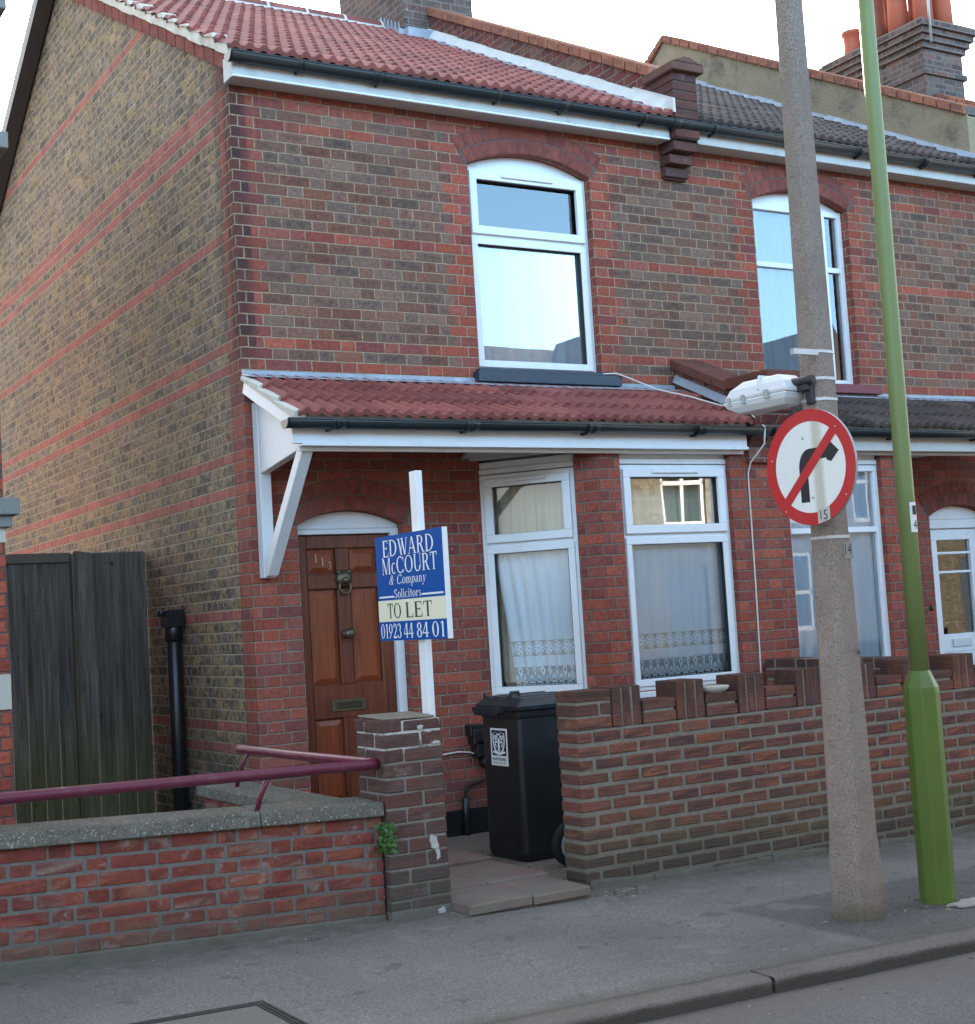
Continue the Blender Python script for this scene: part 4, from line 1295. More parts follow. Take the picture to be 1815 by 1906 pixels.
# bay: canted left side, front, shared pier; mirrored bay belongs to the next house
FC = F(A1, B1 - A1); LC = (B1 - A1).length
FB = F((0, -.76), (1, 0))
def bay(house, mirror):
    X = (lambda x: 7.47 - x) if mirror else (lambda x: x)
    if mirror:
        fc = F((X(B1.x), B1.y), (A1.x * -1 + B1.x, 0 - B1.y)); fr0, fr1 = 0, LC
    else:
        fc = FC
    fb = FB
    m = MB()
    PT = 2.60
    # dwarf wall under the windows
    if not mirror:
        m.fbox(fc, 0, LC * .80, -.2, 0, -.3, .90)
        m.fbox(fc, LC * .80, LC, -.2, 0, -.3, PT)
        m.hexa([FB.p(2.29, 0, -.3), FB.p(2.465, 0, -.3), FB.p(2.465, -.2, -.3), FB.p(2.40, -.2, -.3), FB.p(2.29, 0, PT), FB.p(2.465, 0, PT), FB.p(2.465, -.2, PT), FB.p(2.40, -.2, PT)])
        m.fbox(fb, 2.465, 3.46, -.2, 0, -.3, .90)
        m.fbox(fb, 3.46, 3.735, -.2, 0, -.3, PT)
        m.box(3.46, 3.66, -.56, 0, -.3, PT)
    else:
        m.fbox(fc, LC * .20, LC, -.2, 0, -.3, .90)
        m.fbox(fc, 0, LC * .20, -.2, 0, -.3, PT)
        m.hexa([FB.p(5.005, 0, -.3), FB.p(5.18, 0, -.3), FB.p(5.07, -.2, -.3), FB.p(5.005, -.2, -.3), FB.p(5.005, 0, PT), FB.p(5.18, 0, PT), FB.p(5.07, -.2, PT), FB.p(5.005, -.2, PT)])
        m.fbox(fb, 4.01, 5.005, -.2, 0, -.3, .90)
        m.fbox(fb, 3.735, 4.01, -.2, 0, -.3, PT)
        m.box(3.81, 4.01, -.56, 0, -.3, PT)
    m.build('bay_wall', mat_bay, house)
    m = MB()     # soffit and ceiling of the bay
    if not mirror: pts = [(1.70, -.0), (2.29, -.78), (3.735, -.78), (3.735, -.0)]
    else: pts = [(3.735, 0), (3.735, -.78), (5.18, -.78), (5.77, 0)]
    m.prism([(x_, y_, 2.60) for x_, y_ in pts], (0, 0, .03))
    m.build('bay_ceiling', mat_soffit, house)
    m = MB()
    if not mirror: pts = [(1.78, .25), (2.35, -.55), (3.62, -.55), (3.62, .25)]
    else: pts = [(3.85, .25), (3.85, -.55), (5.1, -.55), (5.69, .25)]
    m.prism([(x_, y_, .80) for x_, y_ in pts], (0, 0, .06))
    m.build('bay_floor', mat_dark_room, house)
    return fc
bay(H1, False)
WB = sash_window(H1, FB, 2.465, 3.46, .90, 2.49, 1.985, -.045, vent=True, headb=.095)
m = MB(); m.fbox(FB, 2.44, 3.49, -.1, .05, .845, .898); m.build('sill', mat_wpaint, WB, bevel=.005)
WC = sash_window(H1, FC, .03, LC * .80, .90, 2.49, 1.985, -.035, vent=True, headb=.095)
m = MB(); m.fbox(FC, .0, LC * .81, -.1, .05, .845, .898); m.build('sill', mat_wpaint, WC, bevel=.005)
def lift(t, k, s0, s1):
    return s0 + (s1 - s0) * (t + (1 - t) * .20 * k ** .7)
net_curtain(FC, .06, LC * .80 - .01, .93, 1.97, -.115, mat_net_bay, 'lace trimmed net curtain pulled aside in the angled bay window beside the front door', amp=.016, per=.10, gather=lift, seed=8)
net_curtain(FB, 2.47, 3.455, .93, 1.97, -.115, mat_net_bay, 'lace trimmed net curtain in the front bay window above the wheelie bin wall', amp=.014, per=.16, seed=11)
net_curtain(FC, .05, LC * .78, 1.0, 2.48, -.22, mat_drape, 'beige curtain behind the angled bay window beside the front door', amp=.03, per=.10, seed=3, name='curtain')
net_curtain(FB, 2.48, 3.44, 1.0, 2.48, -.22, mat_drape, 'beige curtain hanging behind the net in the front bay window', amp=.03, per=.11, seed=4, name='curtain')

# porch roof over door and bay
PY, PZ = -.90, 2.765
PANG = math.atan2(3.165 - PZ, .88)
def porch(house, x0, x1, mat, left_open, fascia_mat, gx0, gx1):
    m = MB()
    tiles(m, x0, x1, PY + .02, PZ - .005, PANG, 3, .300)
    pr = m.build('porch_roof', mat, house, fix=False)
    m = MB()
    ca, sa = math.cos(PANG), math.sin(PANG)
    q = lambda s, h: (PY + .02 + s * ca - h * sa, PZ - .005 + s * sa + h * ca)
    a, b, c, d_ = q(.04, -.03), q(.92, -.03), q(.92, .004), q(.04, .004)
    m.prism([(x0 + .02, *a), (x0 + .02, *b), (x0 + .02, *c), (x0 + .02, *d_)], (x1 - x0 - .04, 0, 0))
    m.build('porch_boarding', mat_soffit, pr)
    m = MB()      # lead apron along the wall
    n = 4
    for k in range(n):
        xa, xb = x0 + (x1 - x0) * k / n, x0 + (x1 - x0) * (k + 1) / n + .04
        t = .003 * (k % 2)
        e = q(.80, .045 + t); f = q(.955, .03 + t)
        xb = min(xb, x1)
        m.hexa([(xa, e[0], e[1] - .004), (xb, e[0], e[1] - .004), (xb, -.012 - t, 3.145 + .02), (xa, -.012 - t, 3.145 + .02), (xa, e[0], e[1]), (xb, e[0], e[1]), (xb, -.016 - t, 3.175), (xa, -.016 - t, 3.175)])
        m.box(xa, xb, -.012 - t, -.002 - t * .3, 3.14, 3.20 + t)
    m.build('lead_flashing', mat_lead, pr)
    m = MB()
    m.box(x0 - .03, x1 - .03, -.845, -.82, 2.60, 2.74)
    m.box(x0 + .03, x1 - .03, -.862, -.775, 2.585, 2.607)
    m.box(x0 + .03, x1 - .03, -.80, -.775, 2.56, 2.585)
    m.build('fascia', fascia_mat, pr, bevel=.003)
    half_pipe_gutter(pr, gx0, gx1, -.905, 2.735, .052, mat_gutter, [gx0 + .35 + .95 * i for i in range(int((gx1 - gx0) / .95))], [gx0 + .3 + .95 * i for i in range(int((gx1 - gx0) / .95))])
    return pr
PR1 = porch(H1, .0, 3.60, mat_tile_red, True, mat_wpaint, -.10, 3.72)
m = MB()        # verge: barge board, mortar bedding, side cheek
ca, sa = math.cos(PANG), math.sin(PANG)
q = lambda s, h: (PY + .02 + s * ca - h * sa, PZ - .005 + s * sa + h * ca)
m.prism([(-.012, *q(.0, -.10)), (-.012, *q(.90, -.10)), (-.012, *q(.90, -.012)), (-.012, *q(.0, -.012))], (.025, 0, 0))
m.build('barge_board', mat_wpaint, PR1, bevel=.003)
m = MB()
for k in range(3):
    s0_, s1_ = .02 + .3 * k, .30 + .3 * k
    m.prism([(-.03, *q(s0_, -.014)), (-.03, *q(s1_ + .02, -.014)), (-.03, *q(s1_ + .02, .012)), (-.03, *q(s0_, .036))], (.09, 0, 0))
m.build('verge_mortar', mat_verge, PR1, bevel=.005)
m = MB()        # white gallows bracket: wall post, top rail, diagonal strut
bx0, bx1 = .055, .135
m.box(bx0, bx1, -.085, -.002, 1.82, 2.98)
m.prism([(bx0 + .004, -.085, 2.50), (bx0 + .004, -.085, 2.98), (bx0 + .004, -.80, 2.68), (bx0 + .004, -.80, 2.59)], (.06, 0, 0))
m.prism([(bx0 + .002, -.085, 1.90), (bx0 + .002, -.085, 1.83), (bx0 + .002, -.13, 1.83), (bx0 + .002, -.80, 2.585), (bx0 + .002, -.70, 2.585)], (.076, 0, 0))
m.build('bracket', mat_wpaint, PR1, bevel=.004)
m = MB()        # soffit board in front of the bay only: the porch part is open to the rafters
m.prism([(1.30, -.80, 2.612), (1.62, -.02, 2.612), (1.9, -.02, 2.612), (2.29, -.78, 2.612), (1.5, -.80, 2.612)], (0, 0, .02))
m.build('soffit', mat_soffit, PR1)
# parapet between the two porch roofs
m = MB()
lt = lambda y: 3.36 + (3.08 - 3.36) * (y / -.62)
m.prism([(PX0, -.002, 2.5), (PX0, -.002, lt(0)), (PX0, -.62, 3.08), (PX0, -1.03, 3.07), (PX0, -1.03, 2.86), (PX0, -.80, 2.60), (PX0, -.80, 2.5)], (PX1 - PX0, 0, 0))
lp = m.build('porch_parapet', mat_party, H1)
m = MB()
for k in range(4):
    ya, yb = -.002 - .158 * (k + .02), -.002 - .158 * (k + .97)
    m.uvc = (random.random() * 40, random.random() * 40)
    m.hexa([(PX0 - .045, ya, lt(ya) - .02), (PX1 + .045, ya, lt(ya) - .02), (PX1 + .045, yb, lt(yb) - .02), (PX0 - .045, yb, lt(yb) - .02), (PX0 - .045, ya, lt(ya) + .06), (PX1 + .045, ya, lt(ya) + .06), (PX1 + .045, yb, lt(yb) + .06), (PX0 - .045, yb, lt(yb) + .06)])
m.uvc = (3.3, 8.8)
m.hexa([(PX0 - .045, -1.11, 3.055), (PX1 + .045, -1.11, 3.055), (PX1 + .045, -.635, 3.065), (PX0 - .045, -.635, 3.065), (PX0 - .045, -1.11, 3.14), (PX1 + .045, -1.11, 3.14), (PX1 + .045, -.635, 3.15), (PX0 - .045, -.635, 3.15)])
m.uvc = None
m.build('coping', mat_coping_dark, lp, bevel=.007)
m = MB()
z_ = lambda y: PZ + math.tan(PANG) * (y - PY) + .062
m.hexa([(3.575, -.86, z_(-.86)), (PX0, -.86, z_(-.86)), (PX0, -.02, z_(-.02)), (3.575, -.02, z_(-.02)), (PX0 - .012, -.86, z_(-.86) + .06), (PX0 + .002, -.86, z_(-.86) + .06), (PX0 + .002, -.02, z_(-.02) + .06), (PX0 - .012, -.02, z_(-.02) + .06)])
m.build('lead_flashing', mat_lead, lp)
# telephone cable from the sill over the porch roof and down the shared pier
m = MB()
zt = lambda y: PZ + math.tan(PANG) * (y - PY) + .075
m.tube([(2.72, .0, 3.262), (2.99, -.09, 3.265), (3.03, -.10, 3.25), (3.09, -.12, zt(-.12) + .03), (3.20, -.30, zt(-.30)), (3.34, -.50, zt(-.50) + .01), (3.47, -.66, zt(-.66)), (3.60, -.84, zt(-.84) + .01), (3.655, -.955, 2.74), (3.66, -.93, 2.62), (3.63, -.80, 2.50), (3.625, -.768, 2.42), (3.62, -.767, 1.6), (3.61, -.767, 1.0), (3.60, -.767, .2)], .006, 8)
m.build('telephone_cable', mat_cable, H1)
# black soil pipe on the gable, meter cabinet and gas pipe on the front
m = MB()
m.tube([(-.085, 1.36, -.1), (-.085, 1.36, 1.50)], .055, 16)
m.tube([(-.085, 1.36, 1.44), (-.085, 1.36, 1.57)], .066, 16)
m.tube([(-.085, 1.36, 1.50), (-.085, 1.36, 1.62)], .052, 16)
m.box(-.155, -.02, 1.285, 1.43, 1.545, 1.67)
m.lathe((-.155, 1.41, 1.655), [(.028, -.02), (.030, .0), (.030, .03)], 10, axis=(0, 0, -1))
m.build('drainpipe', mat_pipe, H1, bevel=.003)
m = MB()
m.box(1.545, 1.70, -.10, -.002, .60, .70); m.box(1.57, 1.70, -.10, -.002, .51, .62); m.box(1.53, 1.64, -.085, -.002, .66, .735)
m.lathe((1.665, -.055, .47), [(.05, -.04), (.055, .0), (.05, .04)], 14, axis=(0, 1, 0))
m.tube([(1.66, -.05, .42), (1.655, -.045, .36), (1.60, -.04, .34), (1.515, -.035, .32), (1.49, -.03, .28), (1.49, -.03, .22)], .012, 8)
m.tube([(1.487, -.03, .24), (1.487, -.03, -.05)], .025, 10)
m.build('gas_meter', mat_pipe, H1, bevel=.004)
m = MB()
m.tube([(1.145, -.012, .545), (1.3, -.014, .545), (1.45, -.014, .555), (1.55, -.02, .545), (1.63, -.05, .50)], .006, 6)
m.build('wall_cable', mat_cable, H1)

# ------------------------------------------------------------------ house 2 (mirrored)
H2 = thing('terraced_house', 'second brick house of the terrace with dark brown tiled roof and white door', 'house', (5.6, 4.0, 0))
m = MB()
DO2 = (6.34, 7.13, .0, 2.125, .10)
wall_xz(m, FA, 3.735, 7.47, -.3, 5.36, [(3.77, 5.70, .85, 2.62, 0), DO2, (WIN2[0], WIN2[1], 3.20, 4.80, .125)], -.22)
m.build('front_wall', mat_front, H2)
brick_arch(H2, WIN2[0], WIN2[1], 4.80, .125, 15); brick_arch(H2, DO2[0], DO2[1], 2.125, .10, 11)
m = MB(); tiles(m, 3.84, 7.22, EAVE_Y, EAVE_Z, PITCH, 18, .2655)
rf2 = m.build('roof', mat_tile_brown, H2, fix=False)
m = MB(); slope(3.84, 7.25, EAVE_Y + .04, EAVE_Z - .005, RIDGE_Y, RIDGE_Z - .03, .03); m.build('roof_boarding', mat_dark_room, rf2)
m = MB(); slope(3.84, 7.25, RIDGE_Y + .01, RIDGE_Z + .03, BACK_Y + .3, RIDGE_Z - .01 - .54 * (BACK_Y + .29 - RIDGE_Y), .07); m.build('rear_slope', mat_tile_brown, rf2)
m = MB()
m.box(3.88, 7.8, -.170, -.150, 5.140, 5.23); m.box(3.88, 7.8, -.174, -.003, 5.130, 5.142)
m.build('fascia', mat_gpaint, H2, bevel=.003)
m = MB()
m.box(3.85, 7.2, BACK_Y - .22, BACK_Y, -.3, zb_(BACK_Y)); m.box(3.85, 7.2, .3, BACK_Y - .22, 2.88, 3.05); m.box(3.85, 7.2, .24, BACK_Y - .22, 5.14, 5.18); m.box(3.85, 7.2, .0, BACK_Y - .22, -.35, .08)
m.build('rear_wall', mat_dark_room, H2)
pw2, _ = parapet(H2, 7.22, 7.45, -.05, 4.25, .47, mat_render, mat_coping_tc)
m = MB()
for k in range(16):
    ya, yb = -.16 + 4.2 * k / 16, -.16 + 4.2 * (k + 1) / 16
    j = random.uniform(-.012, .012); zf = lambda y: EAVE_Z + .54 * (y - EAVE_Y)
    m.hexa([(7.14 + j, ya, zf(ya) + .03), (7.22, ya, zf(ya) + .03), (7.22, yb, zf(yb) + .03), (7.14 + j, yb, zf(yb) + .03), (7.195, ya, zf(ya) + .10 + j), (7.222, ya, zf(ya) + .10 + j), (7.222, yb, zf(yb) + .10 + j), (7.195, yb, zf(yb) + .10 + j)])
m.build('cement_fillet', mat_lead, rf2, bevel=.004)
W2 = sash_window(H2, FA, WIN2[0], WIN2[1], 3.275, 4.80, 4.285, -.085, vent=False, top_sash=False, arch=(4.80, .122, WIN2[0], WIN2[1]), low_sash=False)
m = MB(); m.fbox(FA, 5.40, 5.44, -.15, -.082, 3.32, 4.75); m.build('mullion', mat_upvc, W2)
m = MB(); m.box(4.50, 5.82, -.075, .08, 3.185, 3.262); m.build('sill', mat_maroonsill, W2, bevel=.004)
net_curtain(FA, 4.60, 5.40, 3.30, 4.76, -.16, mat_net_up2, 'white lace curtain behind the upper window partly hidden by the concrete pole', amp=.02, per=.15, seed=15)
bay(H2, True)
WB2 = sash_window(H2, FB, 4.01, 5.005, .90, 2.49, 1.985, -.045, vent=False, top_sash=False, low_sash=False, headb=.095)
m = MB(); m.fbox(FB, 3.99, 5.03, -.1, .05, .845, .898); m.build('sill', mat_wpaint, WB2, bevel=.005)
FCM = F((7.47 - B1.x, B1.y), (B1.x - A1.x, -B1.y))
WC2 = sash_window(H2, FCM, LC * .20, LC - .03, .90, 2.49, 1.985, -.035, vent=False, headb=.095)
net_curtain(FB, 4.02, 4.995, .93, 2.46, -.12, mat_net_b2, 'white net curtain in the bay window behind the concrete pole', amp=.02, per=.12, seed=21)
PR2 = porch(H2, 3.86, 7.4, mat_tile_brown, False, mat_gpaint, 3.76, 7.5)
m = MB(); m.prism([(5.18, -.78, 2.612), (5.6, -.02, 2.612), (5.9, -.02, 2.612), (6.1, -.80, 2.612)], (0, 0, .02)); m.build('soffit', mat_soffit, PR2)
# white glazed door of house 2
m = MB()
m.fbox(DF, 6.345, 6.42, -.07, .03, .08, 2.10); m.fbox(DF, 7.05, 7.125, -.07, .03, .08, 2.10); m.fbox(DF, 6.42, 7.05, -.07, .03, 2.02, 2.10)
pts = [DF.p(6.345, .02, 2.102), DF.p(7.125, .02, 2.102)] + [DF.p(6.735 + (.388 - .776 * i / 12), .02, 2.125 + ri - rad + math.sqrt(rad * rad - (.388 - .776 * i / 12) ** 2)) for i in range(13)]
m.prism(pts, (0, .05, 0))
m.build('door_frame', mat_upvc, H2, bevel=.004)
m = MB()
wframe(m, DF, 6.422, 7.048, .09, 2.018, -.05, .0, .10)
m.fbox(DF, 6.50, 6.97, -.05, -.002, .92, 1.08); m.fbox(DF, 6.50, 6.97, -.05, -.008, .17, .94)
for z0_ in (1.62, 1.79): m.fbox(DF, 6.52, 6.95, -.04, -.008, z0_, z0_ + .022)
d2 = m.build('door', mat_upvc, H2, bevel=.004)
g = MB(); g.face([DF.p(6.5, -.03, 1.06), DF.p(6.97, -.03, 1.06), DF.p(6.97, -.03, 1.95), DF.p(6.5, -.03, 1.95)]); g.build('pane', mat_glass, d2)
m = MB(); m.fbox(DF, 6.62, 6.86, .0, .012, .965, 1.035); m.build('letter_plate', plain('satin_plate', (.6, .6, .6), .35, .05), d2, bevel=.003)
m = MB(); m.lathe((6.27, -.0, 1.32), [(.020, 0), (.022, .012), (.012, .02), (.004, .024)], 12, axis=(0, -1, 0)); m.build('door_bell', mat_pipe, H2)
# third house: only its roof end and its chimney show
H3 = thing('terraced_house', 'third brick house of the terrace, only its tall chimney stack with orange pots showing', 'house', (9.3, 4.0, 0))
m = MB(); wall_xz(m, FA, 7.47, 14.94, -.4, 5.36, [(8.4, 9.5, 3.20, 4.80, .125), (12.0, 13.1, 3.2, 4.8, .125)], -.22); m.build('front_wall', mat_front, H3)
W3 = None
for a in (8.4, 12.0): sash_window(H3, FA, a, a + 1.1, 3.275, 4.80, 4.285, -.085, vent=False, top_sash=False, low_sash=False, arch=(4.80, .122, a, a + 1.1))
m = MB(); tiles(m, 7.45, 11.1, EAVE_Y, EAVE_Z, PITCH, 18, .2655); tiles(m, 11.3, 14.9, EAVE_Y, EAVE_Z, PITCH, 18, .2655)
rf3 = m.build('roof', mat_tile_brown, H3, fix=False)
m = MB(); slope(7.45, 14.9, EAVE_Y + .04, EAVE_Z - .005, RIDGE_Y, RIDGE_Z - .03, .03); slope(7.45, 14.9, RIDGE_Y + .01, RIDGE_Z + .03, BACK_Y + .3, RIDGE_Z - .01 - .54 * (BACK_Y + .29 - RIDGE_Y), .07); m.build('roof_boarding', mat_tile_brown, rf3)
m = MB(); m.box(7.5, 14.9, BACK_Y - .22, BACK_Y, -.3, 5.2); m.box(7.47, 14.9, .24, BACK_Y - .22, 5.14, 5.18); m.box(14.7, 14.94, .23, BACK_Y, -.4, 5.2); m.build('rear_wall', mat_dark_room, H3)
parapet(H3, 10.98, 11.21, -.05, 3.5, .42, mat_render, mat_coping_tc, back=False)
CX0, CX1, CY0, CY1 = 10.80, 11.52, 3.50, 5.02
m = MB(); m.box(CX0, CX1, CY0, CY1, 6.4, 8.62)
for k, e in enumerate((.04, .08, .12, .16)):
    m.box(CX0 - e, CX1 + e, CY0 - e, CY1 + e, 8.36 + k * .078, 8.36 + (k + 1) * .078 - .004)
m.box(CX0 - .035, CX1 + .035, CY0 - .035, CY1 + .035, 8.02, 8.09)
c3 = m.build('chimney', mat_stack, rf3)
m = MB(); m.prism([(CX0 - .13, CY0 - .13, 8.67), (CX1 + .13, CY0 - .13, 8.67), (CX1 - .05, CY0 + .1, 8.74), (CX0 + .05, CY0 + .1, 8.74)][:2] + [(CX1 + .13, CY0 - .13, 8.70), (CX0 - .13, CY0 - .13, 8.70)], (0, CY1 - CY0 + .26, 0)); m.build('flaunching', mat_mortar_grey, c3)
def pot(x_, y_, h, r, mt=mat_tc_pot):
    m = MB()
    m.lathe((x_, y_, 8.66), [(r * 1.02, 0), (r * .92, h * .55), (r * .90, h * .86), (r * 1.12, h * .9), (r * 1.14, h), (r * .9, h + .002), (r * .86, h - .3)], 20)
    m.build('chimney_pot', mt, c3)
mat_pot2 = plain('dark_chimney_pot_clay', (.26, .085, .05), .7, .15, 4, .002, 30, dirt=(.1, .05, .04))
pot(10.98, 4.84, .44, .135); pot(11.32, 4.84, .55, .12, mat_pot2)
pot(10.98, 4.42, .9, .135, mat_pot2); pot(11.30, 4.40, .9, .135, mat_pot2)
pot(10.98, 4.02, .9, .14); pot(11.33, 3.98, .9, .14); pot(11.02, 3.64, .9, .13); pot(11.36, 3.62, .95, .13)
m = MB(); m.tube([(10.74, 3.30, 8.35), (10.74, 3.30, 9.4)], .016, 8); m.tube([(10.74, 3.30, 8.5), (10.80, 3.36, 8.5)], .012, 8); m.build('aerial_mast', mat_alu, c3)

# ------------------------------------------------------------------ neighbour house on the left
N1 = thing('brick_house', 'orange red brick neighbour house with stone bands at the left edge', 'house', (-3.2, 3, 0))
m = MB(); m.box(-4.6, -1.625, -.3, 2.8, -.3, 5.25)
m.build('wall', mat_neigh, N1)
m = MB()
for z0_, z1_, e in ((1.12, 1.32, .004), (2.08, 2.235, .004)): m.box(-4.6 - e, -1.625 + e, -.3 - e, 2.8 + e, z0_, z1_)
m.build('stone_band', mat_stone, N1)
mat_cornice = plain('grey_stone', (.20, .20, .185), .85, .2, 6, .004, 40)
for z0_, e in ((2.235, .075), (4.40, .085), (5.24, .10)):
    m = MB()
    m.box(-4.6 - e, -1.625 + e, -.3 - e, 2.8 + e, z0_, z0_ + .10); m.box(-4.6 - e * .5, -1.625 + e * .5, -.3 - e * .5, 2.8 + e * .5, z0_ - .07, z0_ + .001)
    m.build('cornice', mat_cornice, N1, bevel=.006)
m = MB(); m.prism([(-4.7, -.4, 5.345), (-1.53, -.4, 5.345), (-2.6, .5, 5.9), (-3.6, .5, 5.9)], (0, 3.3, 0)); m.build('roof', mat_tile_brown, N1)

# ------------------------------------------------------------------ houses across the street (they show as reflections in the panes)
def opp_house(x0, lab):
    h = thing('yellow_brick_house', lab, 'house', (x0 + 2.5, -17, 0), 'houses across the street')
    FO = F((x0 + 5, -14.6), (-1, 0))
    m = MB(); wall_xz(m, FO, 0, 5.0, -.3, 5.2, [(.5, 1.6, 3.0, 4.7, 0), (3.2, 4.3, 3.0, 4.7, 0), (.5, 2.2, .8, 2.4, 0), (3.3, 4.3, 0, 2.2, 0)], -.22)
    m.box(x0, x0 + .2, -22, -14.82, -.3, 5.2); m.box(x0 + 4.8, x0 + 5, -22, -14.82, -.3, 5.2); m.box(x0 + .2, x0 + 4.8, -15.6, -15.5, -.3, 5.2)
    m.build('wall', mat_opp, h)
    m = MB()
    m.prism([(x0, -14.3, 5.15), (x0, -14.3, 5.25), (x0, -18.3, 7.5), (x0, -22.3, 5.25), (x0, -22.3, 5.15)], (5.0, 0, 0))
    m.prism([(x0 + .4, -14.25, 5.2), (x0 + 3.2, -14.25, 5.2), (x0 + 1.8, -14.25, 7.55)], (0, -3.6, 0))
    m.build('roof', mat_tile_brown, h)
    for (a, b, z0_, z1_) in ((.5, 1.6, 3.0, 4.7), (3.2, 4.3, 3.0, 4.7), (.5, 2.2, .8, 2.4)):
        m = MB(); wframe(m, FO, a, b, z0_, z1_, -.12, -.05, .09); m.fbox(FO, a, b, -.12, -.05, (z0_ + z1_) / 2 - .04, (z0_ + z1_) / 2 + .04); m.fbox(FO, (a + b) / 2 - .035, (a + b) / 2 + .035, -.12, -.06, z0_, z1_)
        m.build('window', mat_oppwhite, h)
    m = MB(); m.fbox(FO, 3.3, 4.3, -.12, -.06, 0, 2.2); m.build('door', mat_navy, h)
    return h
def copy_tree(o, parent=None):
    c = o.copy(); COL.objects.link(c)
    if parent is not None: c.parent = parent
    for ch in o.children: copy_tree(ch, c)
    return c
oh = opp_house(-12, 'yellow brick house across the street with white windows, mirrored in the panes')
kids = {oh: list(oh.children)}
for k in range(1, 9):
    c = oh.copy(); COL.objects.link(c); c.location.x += 5.0 * k
    for ch in kids[oh]:
        d = ch.copy(); COL.objects.link(d); d.parent = c

# ------------------------------------------------------------------ side gate
G = thing('wooden_gate', 'weathered dark board gate with green moss at its foot, closing the side passage', 'gate', (-.55, 2.2, 0))
def boards(name, x0, x1, y, z0, z1, n, jag, label=None):
    m = MB(); wd = (x1 - x0) / n
    for k in range(n):
        a, b = x0 + k * wd, x0 + (k + 1) * wd
        m.uvc = (random.random() * 40, random.random() * 40)
        t = random.uniform(0, .004)
        m.hexa([(a + .004, y - t, z0), (b - .004, y - t, z0), (b - .004, y + .025, z0), (a + .004, y + .025, z0),
                (a + .004, y - t, z1 + random.uniform(-jag, jag)), (b - .002, y - t, z1 + random.uniform(-jag, jag)), (b - .002, y + .025, z1), (a + .002, y + .025, z1)])
    m.uvc = None
    o = m.build(name, mat_fence, G, bevel=.003)
    if label: o['label'] = label
boards('gate_leaf', -1.16, -.585, 2.26, .06, 2.09, 5, .003, 'recessed left leaf under a dark lintel')
boards('fixed_panel', -.565, -.005, 2.20, .06, 2.16, 4, .022, 'fixed right panel with ragged board tops')
m = MB(); m.box(-1.2, -.575, 2.24, 2.34, 2.09, 2.165); m.build('lintel', plain('bleached_timber', (.15, .13, .095), .9, .3, 12, .006, 40), G, bevel=.004)
m = MB(); m.box(-.583, -.566, 2.19, 2.30, .0, 2.15); m.build('post', mat_fence, G)

# ------------------------------------------------------------------ neighbour's low wall with coping, return and handrail
LW = thing('garden_wall', 'low red brick wall with a pebbly concrete coping at the left', 'wall', (-2.3, -2.2, 0))
SH = lambda p: (p[0], p[1], p[2] - .043 * (p[0] + .29))
FW = F((0, -2.30), (1, 0))
rb = random.Random(21)
m = MB()
lay(m, FW, -4.6, -.285, .03, 7, .0705, -.2, 0, 'mixed', bw=.222, j=.010, jit=.003, rnd=rb)
m.cur = 1; m.fbox(FW, -4.59, -.288, -.205, -.004, -.3, .523); m.cur = 0
FR_ = F((-.49, 0), (0, -1))
m.build('brickwork', [mat_lwall, mat_mortar_low], LW, bevel=.009, seg=2, shear=SH)
m = MB(); m.fbox(FW, -4.6, -.287, -.1, .012, -.3, .036)
m.build('plinth', plain('dirty_cement', (.13, .12, .098), .95, .25, 7, .008, 40, dirt=(.07, .075, .045), dirtamt=.6), LW, bevel=.008, shear=SH)
m = MB()
def coping(m, pts_front):
    pass
x = -4.6
rc = random.Random(5)
while x < -.3:
    b = min(x + 1.22, -.285)
    n = 10
    for k in range(n):
        xa, xb = x + (b - x) * k / n, x + (b - x) * (k + 1) / n
    m.hexa([(x + .002, -2.345, .523), (b - .002, -2.342, .523), (b - .002, -2.05, .525), (x + .002, -2.05, .525), (x + .002, -2.338, .592), (b - .002, -2.335, .592), (b - .002, -2.05, .60), (x + .002, -2.05, .60)])
    x = b
m.build('coping', mat_coping, LW, bevel=.008, seg=2, shear=SH)
# return towards the house
m = MB()
FRET = F((-.49, -.28), (0, -1))
lay(m, FRET, 0, 1.77, .0, 7, .0705, -.2, 0, 'flemish', bw=.222, j=.013, jit=.003, rnd=rb)
m.cur = 1; m.fbox(FRET, .004, 1.77, -.196, -.004, -.2, .495); m.cur = 0
m.build('return_wall', [mat_lwall, mat_mortar_low], LW, bevel=.005)
m = MB(); m.box(-.53, -.245, -2.06, -.25, .495, .565); m.build('return_coping', mat_coping, LW, bevel=.008, seg=2)
HR = thing('handrail', 'maroon tubular handrail bent round above the low wall', 'handrail', (-1.2, -2.2, .6))
m = MB()
RZ = lambda x: .782 - .020 * (x + .27)
m.tube([(-4.6, -2.30, RZ(-4.6)), (-2.5, -2.30, RZ(-2.5)), (-.36, -2.30, RZ(-.3)), (-.315, -2.295, RZ(-.3)), (-.298, -2.28, RZ(-.3)), (-.30, -2.25, RZ(-.3) + .001), (-.34, -1.4, .782), (-.36, -.60, .782), (-.36, -.57, .782)], .0265, 16)
m.build('rail', mat_maroon, HR)
for x_, y_, dx, dy, zz in ((-.88, -2.30, -.055, .055, .60), (-3.4, -2.30, -.055, .055, .70), (-.356, -.72, -.06, .09, .555)):
    m = MB(); m.tube([(x_, y_, .775), (x_ + dx * .5, y_ + dy * .5, .70), (x_ + dx, y_ + dy, zz - .01)], .013, 10); m.build('strut', mat_maroon, HR)

